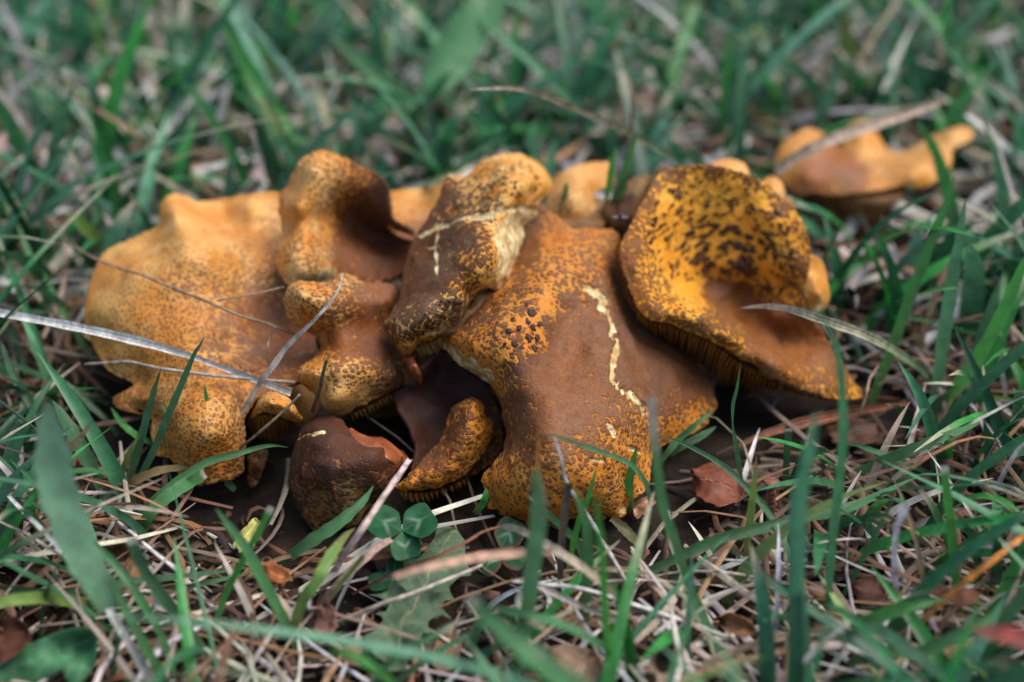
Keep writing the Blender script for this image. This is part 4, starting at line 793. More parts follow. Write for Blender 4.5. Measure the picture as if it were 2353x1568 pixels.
def place_blade(name, cat, label, pts, wpx, kind, group=None, round_=False, seed=[0], **kw):
    seed[0] += 1; sd = seed[0]
    pk = {k: kw.pop(k) for k in ('s', 'y', 'z', 'zb') if k in kw}
    P, D = path_of(pts, **pk)
    base = np.array([P[-1, 0], P[-1, 1], max(P[-1, 2], 0.0)])
    if round_:
        n = len(P); r = wpx * .5 * D.mean() / FPX * np.interp(np.linspace(0, 1, n), [0, .03, .5, 1], [.55, .8, 1, 1])
        nod = np.zeros(n)
        P = P + np.c_[noise3(P, 90, sd), noise3(P, 90, sd + 3), np.zeros(n)] * .0004
        sides = 9
        V, q, tr = tube(P, r * (1 + .08 * np.sin(np.arange(n) * 1.7 + sd)), sides)
        c0, c1, c2 = (np.array(x) for x in PAL[kind])
        t = np.linspace(0, 1, n)[:, None]
        col = c2 + (c1 - c2) * np.clip(t * 3, 0, 1); col = col + (c0 - col) * np.clip((t - .6) / .4, 0, 1)
        rr = np.random.default_rng(sd); col = col * rr.uniform(.85, 1.15)
        col = np.vstack([np.repeat(col, sides, 0), col[:1], col[-1:]])
        ac = np.r_[np.tile(np.linspace(-1, 1, sides), n), 0, 0]
        me = new_mesh(name, V - base, q, tr, attrs={'across': ac * .8}, col=np.clip(col, 0, .9))
    else:
        V, q, col, ac, al = ribbon(P, D, wpx, kind, seed=sd, **kw)
        me = new_mesh(name, V - base, q, attrs={'across': ac, 'along': al}, col=col)
    o = link(name, me, M_straw if kind in DRY or kind == 'z' else M_blade, None, label, cat, group)
    o.location = base
    return o

G_, S_ = 'grass_blade', 'dry_stalk'
def gb(label, pts, w, kind, group=None, **kw): return place_blade(G_, 'grass blade', label, pts, w, kind, group, **kw)
def ds(label, pts, w, kind, group=None, **kw): return place_blade(S_, 'dry stalk', label, pts, w, kind, group, **kw)

# stalks lying over the left caps
ds('thick grey flattened straw lying across the golden cap', [(-90, 700), (0, 720), (172, 752), (322, 785), (435, 817), (547, 857), (670, 900)], 16, 'w', z=[34, 38, 40, 39, 36, 32, 28], taper=[.95, 1, 1.05, 1.1, 1.05, .6, .8, 1.1], fold=.3)
ds('thin pale bent stalk under the thick straw on the golden cap', [(195, 838), (245, 835), (295, 832), (372, 847), (497, 864), (600, 874), (678, 879)], 8, 'd', z=[22, 27, 31, 32, 32, 30, 27], round_=True)
ds('long thin stalk curving over the smooth upper part of the golden cap', [(150, 548), (200, 585), (253, 610), (327, 632), (400, 661), (473, 691), (547, 724), (620, 746), (676, 768)], 7, 'b', z=[32, 38, 42, 45, 45, 43, 40, 38, 35], round_=True)
ds('grey knobbly stalk leaning up across the folded brown cap', [(788, 631), (778, 668), (753, 703), (716, 743), (661, 796), (628, 841), (597, 880), (572, 922), (547, 959), (522, 997), (505, 1044), (498, 1065)], 9, 'd', z=[60, 57, 53, 49, 43, 38, 34, 28, 23, 18, 12, 8], taper=[.35, .6, .8, 1.0, 1.3, 1.0, 1.1, .9, .8], fold=.35)
ds('short dark broken stalk propped against the folded brown cap', [(751, 826), (742, 860), (731, 905), (720, 945)], 9, 'n', z=[45, 40, 33, 22], round_=True)
ds('short tan stick leaning over the small arched lobe', [(687, 905), (650, 945), (600, 990), (550, 1030)], 7, 'b', z=[36, 30, 24, 14], round_=True)
ds('thin curly withered thread in the hollow of the golden cap', [(632, 752), (620, 778), (617, 800), (620, 836)], 5, 'b', z=[40, 36, 34, 30], round_=True)
ds('hair-thin stalk on the shaded side of the golden cap', [(650, 660), (600, 672), (550, 682), (500, 692)], 4, 'b', z=[44, 44, 44, 44], round_=True)
# blades in front of the golden cap
TL = 'grass blades standing before the golden cap'
gb('straight green blade with a dark withered tip in front of the golden cap', [(470, 772), (462, 790), (445, 817), (412, 897), (382, 967), (357, 1029), (322, 1097), (295, 1150)], 15, 'k', TL, s=.15)
gb('stout dark green blade beside the withered-tipped one', [(370, 847), (352, 907), (327, 997), (302, 1084), (285, 1150)], 16, 'k', TL, s=.1)
gb('short bright green blade pointing left below the golden lobe', [(255, 936), (280, 972), (312, 1000), (347, 1019), (360, 1030)], 13, 'v', TL, z=[14, 14, 12, 9, 6])
gb('upright bright green blade over the speckled golden lobe', [(470, 882), (477, 937), (487, 1004), (490, 1054), (488, 1080)], 12, 'v', TL, z=[34, 27, 18, 11, 7])
gb('narrow green blade slanting down the speckled golden lobe', [(370, 927), (397, 972), (435, 1017), (472, 1059), (488, 1075)], 10, 'g', TL, z=[24, 21, 15, 9, 7])
gb('long arching blade with a shiny back under the golden lobe', [(662, 1028), (617, 1024), (547, 1042), (472, 1064), (410, 1104), (360, 1142), (293, 1206)], 15, 'g', z=[16, 19, 19, 17, 13, 9, 2])
gb('broad dull green blade curving up to the golden lobe', [(470, 1086), (435, 1108), (403, 1129), (370, 1155), (348, 1180), (328, 1210), (314, 1245)], 26, 'g', z=[10, 13, 14, 13, 11, 7, 1], cut=True)
gb('half withered olive blade lying under the golden lobe', [(450, 1074), (410, 1076), (366, 1082), (311, 1104), (270, 1128), (227, 1151)], 18, 'o', z=[9, 12, 12, 9, 5, 2])
gb('dark cut-off blade with a torn pale end', [(302, 1236), (330, 1305), (366, 1360), (421, 1434), (494, 1530)], 23, 'k', s=.1, cut=True)
gb('wide pointed green blade rising before the dark cap', [(496, 1168), (531, 1214), (568, 1266), (604, 1335), (656, 1432), (690, 1500)], 23, 'g', s=.15)
gb('narrow vivid blade crossing the wide pointed one', [(624, 1165), (600, 1210), (568, 1268), (527, 1346), (500, 1420), (483, 1490)], 14, 'v', s=.15, cut=True)
gb('broad ribbed green blade slanting across the dark cap', [(858, 1117), (835, 1150), (806, 1177), (770, 1207), (733, 1232), (690, 1262), (637, 1300)], 25, 'g', z=[16, 16, 15, 13, 11, 7, 1])
gb('yellowish mottled blade beside the tan stick', [(817, 1213), (795, 1230), (773, 1258), (752, 1292), (733, 1331), (696, 1384), (668, 1465)], 25, 'y', z=[22, 24, 24, 22, 18, 11, 2])
gb('thin dark blade hanging under the arching blade', [(508, 1060), (517, 1090), (525, 1110), (540, 1126)], 16, 'k', z=[10, 8, 5, 2])
ds('stout tan stick leaning on the dark cap toward the clover', [(942, 1057), (915, 1097), (883, 1142), (855, 1183), (828, 1222), (790, 1275), (755, 1330), (735, 1365)], 13, 'd', z=[30, 30, 28, 26, 23, 16, 7, 1], taper=[.8, .9, .8, 1, 1, 1, .9], fold=.4)
ds('pinkish papery dry blade beside the clover', [(900, 1240), (870, 1256), (847, 1274), (810, 1307), (773, 1347), (735, 1400), (705, 1450)], 17, 'P', z=[14, 16, 17, 15, 12, 6, 1], taper=[.7, 1, 1, 1, .9])
ds('pale cut stub beside the mottled blade', [(838, 1275), (800, 1320), (765, 1365)], 11, 'y', z=[26, 20, 12], cut=True)
# left margin
LM = 'grass at the left margin'
for lab, pts, w, k in [('slim tall blade left of the golden cap bump', [(232, 368), (222, 480), (195, 600), (178, 690)], 11, 'g'), ('vivid blade under the thick grey straw at the golden cap edge', [(95, 615), (130, 690), (165, 745), (215, 830)], 14, 'v'), ('dark narrow blade beside the vivid one left of the golden cap', [(110, 640), (112, 700), (140, 760), (160, 850)], 12, 'k'), ('short pale blade stub under the start of the thick grey straw', [(20, 730), (40, 800), (60, 860)], 16, 't'),
                  ('pale blue-green blade leaning out left of the ribwort leaf', [(45, 960), (20, 1040), (-10, 1120)], 18, 't'), ('flat blade pointing at the low tip of the golden cap', [(0, 830), (60, 850), (130, 880), (250, 928)], 14, 'g'), ('dark blade running under the low tip of the golden cap', [(60, 790), (110, 850), (170, 900), (240, 960), (270, 1000)], 14, 'k'), ('broad soft blade between the ribwort leaf and the golden cap', [(120, 920), (170, 1000), (210, 1070), (240, 1140)], 28, 'g'),
                  ('dark drooping blade behind the ribwort leaf', [(0, 780), (30, 860), (90, 960), (130, 1060)], 20, 'k'), ('pale curved blade in front of the drooping dark one', [(100, 1010), (80, 1080), (30, 1160), (-10, 1290)], 20, 't')]:
    gb(lab, pts, w, k, LM, s=.25)
ds('straw leaning in from the left behind the thick grey one', [(0, 585), (40, 630), (100, 690), (170, 745), (240, 800)], 11, 'd', s=.3)
gb('broad hairy ribwort leaf standing at the left, soft and pale green', [(112, 925), (112, 960), (118, 1010), (125, 1104), (147, 1177), (183, 1268), (222, 1340), (250, 1400)], 72, 'L', y=[-158, -160, -162, -165], taper=[.15, .7, .95, 1, 1, .95, .8, .5], fold=.12)
ds('tan stem with a papery sheath in front of the ribwort leaf', [(205, 975), (185, 1005), (157, 1041), (148, 1090), (139, 1148), (130, 1200), (126, 1240)], 11, 'b', s=.0, taper=[.4, 1.4, 1.2, .7, .7, .8, .8])
ds('long pale straw running down to the lower left corner region', [(0, 1120), (50, 1172), (110, 1232), (183, 1316), (242, 1389), (293, 1470), (352, 1568), (380, 1620)], 15, 'w', z=[22, 24, 25, 24, 22, 17, 10, 4], taper=[.5, .6, .65, .7, 1, 1.2, 1.2])
ds('thin side shoot joining the long pale straw', [(0, 1199), (73, 1236), (139, 1278), (170, 1305)], 7, 'd', z=[18, 22, 23, 24], round_=True)
gb('long green blade sweeping down past the ribwort leaf', [(22, 1056), (92, 1122), (183, 1221), (256, 1287), (311, 1360), (366, 1452), (405, 1560)], 17, 'g', z=[26, 28, 28, 26, 20, 11, 1])
gb('long blade lying almost flat across the lower left', [(568, 1306), (458, 1320), (293, 1338), (146, 1360), (0, 1350), (-50, 1345)], 15, 'k', z=[9, 12, 14, 13, 10, 8])
gb('second flat-lying blade just below the other', [(560, 1320), (470, 1340), (390, 1356), (310, 1372)], 11, 'g', z=[9, 9, 7, 3])
gb('straight blade rising from the bottom left corner area', [(253, 1312), (286, 1397), (330, 1481), (381, 1570), (400, 1620)], 20, 'g', s=.1)
ds('grey jointed stalk slanting behind the cut blade', [(231, 1151), (245, 1170), (260, 1188), (311, 1232), (360, 1275), (414, 1318), (494, 1398)], 10, 'w', z=[10, 10, 11, 10, 9, 7, 2], round_=True)
ds('short frayed straw tuft at the lower left', [(345, 1300), (352, 1340), (365, 1390), (385, 1400)], 14, 'w', z=[24, 21, 15, 14], taper=[.2, 1, 1.3, .6])
# centre front
ds('pale stick lying over the dandelion leaf', [(1106, 1297), (1060, 1318), (1003, 1342), (950, 1362), (893, 1382), (830, 1408), (769, 1432), (740, 1445)], 10, 'd', z=[13, 14, 14, 13, 12, 9, 5, 2], round_=True)
ds('thin red-brown blade crossing above the dandelion leaf', [(1150, 1210), (1110, 1222), (1076, 1243), (1003, 1280), (948, 1302), (893, 1324), (809, 1365)], 7, 'r', z=[16, 18, 18, 14, 11, 8, 4])
ds('soft pale straw bending down right of the clover', [(1150, 1210), (1180, 1213), (1216, 1228), (1289, 1272), (1340, 1305), (1377, 1335), (1420, 1370)], 17, 'd', z=[24, 28, 30, 30, 27, 24, 18])
ds('pale straw floating out of focus across the dandelion leaf', [(905, 1325), (990, 1302), (1076, 1285), (1170, 1272), (1270, 1268)], 17, 'P', y=[-172, -168, -164, -160, -158], taper=[.4, .8, 1, 1, .6])
ds('straight whitish straw at the bottom centre', [(1175, 1338), (1260, 1346), (1347, 1356), (1480, 1396), (1608, 1440), (1680, 1470)], 10, 'w', z=[16, 16, 15, 12, 8, 5], round_=True)
ds('second whitish straw just under it with a swollen joint', [(1200, 1330), (1270, 1362), (1333, 1390), (1390, 1412), (1443, 1430)], 12, 'd', z=[20, 19, 17, 15, 12], taper=[.6, 1, .9, 1.0, 1.4], fold=.4)
FB = 'soft blades in front of the central cap'
gb('broad blue-green blade standing before the central cap', [(1232, 1075), (1234, 1118), (1238, 1199), (1227, 1287), (1216, 1378), (1200, 1470), (1190, 1560)], 34, 't', FB, s=-.1, taper=[.25, .8, 1, 1, .9, .8, .7])
ds('thin grey forked twig rising over the central cap', [(1274, 1006), (1280, 1030), (1289, 1056), (1307, 1115), (1351, 1184), (1402, 1272), (1440, 1340)], 9, 'w', y=[-128, -128, -128, -128, -130, -134, -138], round_=True)
gb('thin blade arching from the grey twig over the central cap', [(1240, 1006), (1262, 1000), (1300, 1010), (1369, 1034), (1443, 1063), (1480, 1104), (1494, 1158), (1487, 1222), (1480, 1262)], 10, 't', y=[-128, -128, -126, -124, -120, -118, -116, -114, -113])
ds('orange-tan stalk hanging from the grey twig', [(1240, 1005), (1236, 1050), (1240, 1090), (1250, 1130), (1256, 1160)], 10, 'O', y=[-128, -128, -128, -128, -128])
ds('dark upright stalk before the central cap', [(1306, 1110), (1300, 1160), (1292, 1230), (1288, 1300), (1286, 1380)], 18, 'n', s=0, taper=[.8, .9, .8, .7, .7])
for lab, pts, w, k, s in [('green blade leaning left before the central cap', [(1316, 1120), (1335, 1165), (1348, 1210), (1352, 1290), (1350, 1370), (1346, 1450)], 22, 'g', 0), ('bright thin blade at the right of the grey twig', [(1366, 1130), (1377, 1214), (1386, 1300), (1391, 1400), (1398, 1500), (1404, 1620)], 17, 'v', -.05), ('bent green blade with a dry pink tip before the central cap', [(1214, 1140), (1250, 1172), (1296, 1214), (1330, 1252), (1345, 1320)], 15, 'x', 0),
                          ('small sprout between the blades before the central cap', [(1372, 1068), (1362, 1110), (1350, 1150), (1330, 1200), (1315, 1260), (1300, 1340)], 12, 'v', .05)]:
    gb(lab, pts, w, k, FB, s=s)
gb('tiny bright blade peeping out left of the central cap', [(1117, 1122), (1116, 1140), (1108, 1158), (1090, 1180)], 15, 'v', z=[14, 12, 9, 4])
gb('tall soft blade with a whitened tip before the crack of the central cap', [(1497, 912), (1499, 950), (1502, 994), (1509, 1067), (1520, 1151), (1545, 1232), (1571, 1309), (1600, 1380), (1640, 1470)], 20, 'x', s=-.05, taper=[.7, .8, .9, 1, .95, .9, .9, .8], cut=True)
gb('short shaded blade right of the central cap', [(1640, 942), (1600, 975), (1560, 1010), (1535, 1040), (1500, 1085)], 13, 'g', z=[20, 18, 14, 10, 4])
gb('dark blade beneath the short shaded one', [(1646, 980), (1615, 1000), (1570, 1025), (1540, 1045)], 16, 'k', z=[12, 13, 11, 7])
gb('slim green blade under the front of the central cap', [(1462, 1030), (1452, 1080), (1446, 1120), (1450, 1175)], 17, 'v', z=[24, 17, 11, 2])
gb('olive blade sticking out below the central cap', [(1474, 1260), (1450, 1232), (1425, 1205), (1405, 1190)], 20, 'o', z=[2, 5, 7, 8])
gb('very near bright blade blurred at the bottom centre', [(1083, 1372), (1110, 1405), (1150, 1440), (1223, 1507), (1315, 1575), (1420, 1640)], 44, 'g', y=[-205, -206, -208, -212, -218, -224], taper=[.5, .8, 1, 1, .9], cut=True)
gb('soft blade slanting right at the bottom centre', [(1135, 1392), (1200, 1408), (1260, 1426), (1320, 1448), (1377, 1480), (1440, 1520)], 17, 'g', z=[24, 26, 26, 24, 20, 12])
gb('half dry blade rising right over the foot of the dandelion leaf', [(1070, 1420), (1000, 1458), (930, 1496), (886, 1534), (840, 1590)], 16, 'x', z=[26, 27, 25, 20, 10])
gb('curved bright blade at the bottom edge below the dandelion leaf', [(745, 1508), (775, 1498), (810, 1505), (857, 1529), (904, 1572), (930, 1620)], 20, 'v', y=[-190, -190, -190, -190, -190, -190])
gb('dark low blade crossing under the curved bright one', [(1110, 1440), (1030, 1485), (960, 1530), (880, 1590)], 15, 'k', z=[14, 14, 10, 3])
# right front
gb('long green arch springing right of the central cap', [(1513, 1001), (1560, 1015), (1601, 1034), (1650, 1062), (1693, 1096), (1762, 1173), (1795, 1232), (1821, 1300), (1835, 1370)], 13, 'g', y=[-100, -102, -105, -108, -112, -120, -126, -132, -138])
gb('wide pale-green upright leaf sheath in soft focus', [(1876, 950), (1866, 1010), (1850, 1085), (1834, 1177), (1836, 1258), (1830, 1360), (1843, 1470), (1850, 1590)], 30, 't', s=-.1, taper=[.2, .75, .9, 1, .85, 1.2, 1.0, .9])
gb('tall shiny blue-green blade crossing the tip of the funnel cap', [(1879, 703), (1888, 722), (1904, 752), (1924, 807), (1932, 869), (1937, 944), (1937, 1010), (1928, 1104), (1913, 1232), (1905, 1360), (1916, 1490)], 19, 't', s=.05)
gb('slender twisted blade before the gills of the funnel cap', [(1701, 836), (1697, 870), (1692, 897), (1684, 932), (1684, 982), (1691, 1022), (1700, 1085), (1706, 1150)], 10, 'g', s=.05, taper=[.05, .5, .8, .3, .8, 1, 1, .8])
gb('pale ribbed blade with a pink tip by the rusty twig', [(1738, 1047), (1733, 1110), (1726, 1177), (1718, 1250), (1710, 1310)], 15, 'y', s=.05)
gb('dark short blade under the funnel cap', [(1812, 985), (1810, 1030), (1807, 1080), (1806, 1130)], 14, 'k', s=.1, cut=True)
gb('wide green blade reaching up to the right of the funnel cap tip', [(2252, 972), (2202, 992), (2140, 1016), (2077, 1041), (2004, 1071), (1936, 1098)], 22, 'g', z=[26, 25, 22, 17, 10, 3])
gb('very long blade running almost level across the right front', [(2118, 1092), (2070, 1113), (2022, 1137), (1931, 1173), (1840, 1190), (1748, 1214), (1638, 1243), (1491, 1314)], 21, 'g', z=[18, 19, 19, 18, 17, 15, 12, 6], taper=[.05, .6, .9, 1, 1, 1, .95, .8])
gb('slim blade under the wide one right of the funnel cap', [(1945, 1015), (1990, 1030), (2041, 1049), (2100, 1072), (2152, 1098)], 12, 'g', z=[14, 15, 14, 10, 5])
gb('upright cut blade with a white end at the right', [(2169, 1070), (2174, 1120), (2180, 1177), (2191, 1287), (2206, 1400), (2215, 1440)], 17, 'v', s=.05, cut=True)
gb('blade with a bleached rounded tip beside the upright cut one', [(2110, 1125), (2126, 1142), (2143, 1166), (2165, 1210), (2182, 1260), (2195, 1330)], 14, 'x', s=.1, taper=[.5, 1, 1, 1, .9])
ds('pale split stalk standing at the right front', [(2082, 1158), (2070, 1190), (2059, 1221), (2056, 1305), (2066, 1389), (2085, 1454)], 13, 'w', s=.05, taper=[1.1, .8, .8, 1, 1])
gb('slim green blade leaning left of the split stalk', [(2052, 1138), (2045, 1165), (2004, 1243), (1967, 1316), (1931, 1380)], 11, 'g', s=.1)
ds('level pale straw behind the split stalk', [(2182, 1256), (2110, 1264), (2041, 1268), (1930, 1270), (1813, 1268)], 8, 'd', z=[5, 6, 6, 6, 5], round_=True)
ds('level pale straw in front of the rusty twig', [(1634, 1283), (1720, 1290), (1821, 1299), (1931, 1310)], 8, 'w', z=[8, 8, 7, 5], round_=True)
ds('thin straw bowed like a spring at the right front', [(1491, 1326), (1540, 1318), (1583, 1315), (1656, 1316), (1730, 1328), (1770, 1348), (1803, 1380)], 7, 'd', z=[6, 9, 12, 13, 11, 8, 4], round_=True)
gb('big bright blade lying level at the lower right', [(2172, 1376), (2110, 1388), (2041, 1408), (1967, 1444), (1920, 1460), (1870, 1472)], 28, 'v', z=[22, 22, 20, 15, 11, 6])
gb('large curved blade below the big level one', [(2300, 1404), (2245, 1440), (2187, 1466), (2114, 1500), (2050, 1498), (2004, 1502), (1949, 1528)], 26, 'g', z=[30, 28, 25, 20, 18, 14, 6])
gb('strong blade rising at the right edge', [(2385, 1190), (2353, 1262), (2316, 1342), (2279, 1415), (2250, 1475), (2228, 1530)], 27, 'v', s=.2)
gb('second strong blade at the right edge', [(2400, 1290), (2353, 1370), (2310, 1420), (2270, 1500), (2240, 1560)], 25, 'g', s=.2)
ds('half dead orange blade slanting down at the right edge', [(2375, 1215), (2353, 1232), (2279, 1290), (2206, 1345), (2132, 1415), (2066, 1476)], 13, 'O', z=[32, 31, 27, 22, 14, 5])
ds('dull red blade very near at the right edge', [(2231, 1446), (2290, 1455), (2353, 1466), (2420, 1480)], 38, 'R', y=[-200, -202, -204, -206], taper=[.1, .8, 1, .9])
ds('curled red-brown dry blade lying under the funnel cap tip', [(2090, 926), (2030, 934), (1969, 944), (1868, 966), (1768, 995), (1698, 1024)], 22, 'r', z=[10, 10, 9, 8, 6, 3], taper=[.3, .8, 1, 1, .7, .4])
ds('curly dried tendril at the tip of the funnel cap', [(2020, 842), (2010, 856), (2001, 872), (1995, 895), (1989, 917), (1975, 950), (1950, 985), (1943, 1010)], 7, 'b', z=[20, 19, 18, 15, 12, 8, 5, 2], round_=True)
# right, beside and behind the funnel cap
RT = 'tall tuft right of the funnel cap'
gb('bright folded blade leaning right in the tall tuft', [(2194, 400), (2180, 450), (2134, 573), (2090, 691), (2050, 800), (2014, 892), (2000, 930)], 22, 'v', RT, s=.12)
gb('vivid pointed blade behind the tall tuft', [(2107, 275), (2130, 312), (2156, 362), (2187, 472), (2192, 560), (2186, 650)], 27, 'v', RT, s=.1)
gb('blue-green upright blade in the tall tuft', [(2219, 456), (2208, 530), (2196, 603), (2170, 757), (2148, 919), (2140, 960)], 26, 't', RT, s=.1)
gb('wide bright blade leaning out of the tall tuft to the edge', [(2375, 560), (2353, 606), (2288, 748), (2222, 858), (2178, 919), (2148, 985)], 28, 'v', RT, s=.15)
gb('dark soft blade behind the right edge', [(2338, 456), (2310, 520), (2266, 625), (2225, 720), (2190, 800)], 30, 'k', RT, s=.4)
gb('dark shaded blade in the middle of the tall tuft', [(2300, 640), (2260, 760), (2230, 880), (2215, 960)], 24, 'k', RT, s=.2)
ds('twisted brown blade within the tall tuft', [(2197, 553), (2190, 590), (2156, 669), (2130, 740), (2112, 801), (2080, 880)], 14, 'b', s=.1, taper=[.3, 1, .8, 1, .6])
ds('thin silvery stalk at the right edge', [(2310, 690), (2298, 760), (2300, 830), (2310, 900), (2315, 960)], 9, 'w', s=.1)
gb('tan-backed leaf laid across the brown bottom of the funnel cap', [(1699, 709), (1740, 704), (1787, 705), (1830, 714), (1870, 727), (1980, 766), (2050, 802), (2112, 845), (2150, 880)], 19, 'z', z=[38, 42, 45, 44, 41, 32, 25, 16, 8])
gb('tiny side blade jutting from the tall tuft', [(2202, 662), (2156, 663), (2119, 676)], 9, 'v', z=[48, 48, 46])
gb('green stub with a whitish torn head behind the funnel cap', [(2088, 352), (2096, 400), (2102, 450), (2106, 510)], 20, 'v', s=.15, cut=True)
ds('orange-brown stalk crossing the gap right of the funnel cap', [(2025, 542), (1980, 556), (1937, 564), (1905, 560), (1870, 553)], 9, 'r', z=[30, 30, 30, 30, 30])
ds('long tan stalk lying over the split orange cap', [(2170, 228), (2100, 254), (2024, 282), (1892, 331), (1835, 360), (1783, 395)], 24, 'P', y=[80, 70, 62, 52, 48, 44], fold=.3)
gb('arching blade with a bleached tip above the gap behind the caps', [(1078, 206), (1130, 203), (1190, 203), (1245, 218), (1300, 240), (1400, 283), (1470, 318), (1530, 355), (1570, 385), (1600, 420)], 13, 'z', y=[-2, 2, 6, 10, 14, 18, 22, 26, 28, 30])
gb('short blade with a scorched tip behind the saddle cap', [(1450, 183), (1454, 225), (1453, 280), (1445, 350), (1436, 420)], 11, 'z', y=[18, 20, 22, 24, 26])
BH = 'green blades between the ochre cap and the funnel cap'
for lab, pts, w, k in [('thin upright blade right behind the ochre cap', [(1418, 335), (1406, 380), (1398, 430), (1390, 480)], 12, 'v'), ('taller leaning blade behind the ochre cap', [(1465, 300), (1445, 360), (1425, 430), (1412, 500)], 16, 'g'), ('short blade rising in front of the ochre cap', [(1302, 418), (1296, 460), (1290, 505)], 15, 'g'), ('broad dark blade beside the tiny fly', [(1445, 400), (1425, 440), (1410, 480), (1400, 520)], 22, 'k')]:
    gb(lab, pts, w, k, BH, y=[4, 8, 12])
BK = 'blurred broad blades behind the cluster'
for lab, pts, w, k, yy in [('very broad bright leaf hanging in the blur behind the cluster', [(960, 262), (990, 215), (1030, 140), (1075, 70), (1120, 10), (1150, -60)], 84, 'g', [120, 130, 140, 150, 160, 170]), ('broad green blade slanting right in the blur behind the folded cap', [(500, 40), (540, 100), (600, 205), (650, 290), (700, 360), (730, 410)], 36, 'v', [150, 145, 140, 130, 120, 110]),
                           ('long green blade slanting down toward the saddle cap in the blur', [(760, 70), (830, 140), (900, 205), (970, 270), (1030, 330)], 34, 'g', [150, 140, 130, 120, 110]), ('broad pale teal blade in the blurred top left corner', [(-60, 15), (0, 35), (60, 55), (130, 80), (210, 110)], 40, 't', [240, 240, 230, 220, 210]), ('upright blue-green blade in the blur left of the split cap', [(1690, 60), (1688, 140), (1684, 220), (1680, 330)], 34, 't', [150, 150, 150, 150]), ('yellow-green blade upright in the blurred top right', [(1940, 30), (1945, 90), (1955, 150), (1962, 230)], 36, 'y', [190, 190, 190, 190])]:
    gb(lab, pts, w, k, BK, y=yy)
ds('pale broad straw leaning in the blur left of the golden cap', [(305, 398), (250, 455), (190, 515), (120, 575)], 34, 'w', BK, y=[70, 62, 55, 50])

# ------------------------------------------------------------------ leaves on the ground
def leaf(name, label, cat, outline, mid, col, z, mat=None, parent=None, group=None, zi=(), smooth=False, fold=0.0, lump=.0012, lump_s=130, seed=0, rim_col=None, vein=(0.5, 0.5, 0.35), wob=.8, mark=None, segs=200, rings=28, vein_n=0, thick=.0, splat=2):
    """A real leaf: outline and midrib in picture points, z heights mm at the outline (value or list)."""
    n = len(outline)
    zz = np.interp(np.linspace(0, 1, n), np.linspace(0, 1, len(z)), z) if np.ndim(z) else np.full(n, float(z))
    O = [(p[0], p[1], h) for p, h in zip(outline, zz)]
    base = np.array(parent.location) if parent is not None else np.array(base_at(*np.mean(np.array(outline), 0)))
    inter = list(zi) or [(m[0], m[1], float(zz.mean()) - fold) for m in mid]
    verts, faces, vals, T, B, G, f = surface(O, inter, mid, rings, segs, smooth=smooth, rim=.00012, thick=thick, lump=lump, lump_s=lump_s, base=base, seed=seed, splat=splat, wob=wob)
    uv = np.c_[vals['u'], vals['v']]
    r = np.random.default_rng(seed)
    c = np.array(col)[None] * (1 + .25 * noise3(verts, 180, seed) + .2 * noise3(verts, 600, seed + 1))[:, None]
    dm = polydist(uv, mid) if len(mid) > 1 else np.full(len(uv), 99.)
    if vein is not None:
        m = np.exp(-(dm / 1.9) ** 2)[:, None]; c = c * (1 - m) + np.array(vein)[None] * m
        if vein_n:
            md = np.array(mid, float); ax = md[-1] - md[0]; L = np.linalg.norm(ax); ax /= L
            s = ((uv - md[0]) @ ax) / L * vein_n + dm / L * vein_n * .7
            m2 = (np.exp(-((s - np.round(s)) / .07) ** 2) * .45)[:, None]; c = c * (1 - m2) + np.array(vein)[None] * m2 * .8 + c * m2 * .2
    if mark is not None:
        mm = mark(uv)[:, None]; c = c * (1 - mm) + np.array((0.42, 0.58, 0.44)) * mm
    if rim_col is not None:
        m = np.exp(-vals['edge'] / .5)[:, None]; c = c * (1 - m) + np.array(rim_col)[None] * m
    o = link(name, new_mesh(name, verts, faces[0], faces[1], col=np.clip(c, 0, .9), attrs={'across': vals['rad']}), mat or M_broad, parent, label if parent is None else None, cat if parent is None else None, group)
    if parent is None: o.location = base
    return o

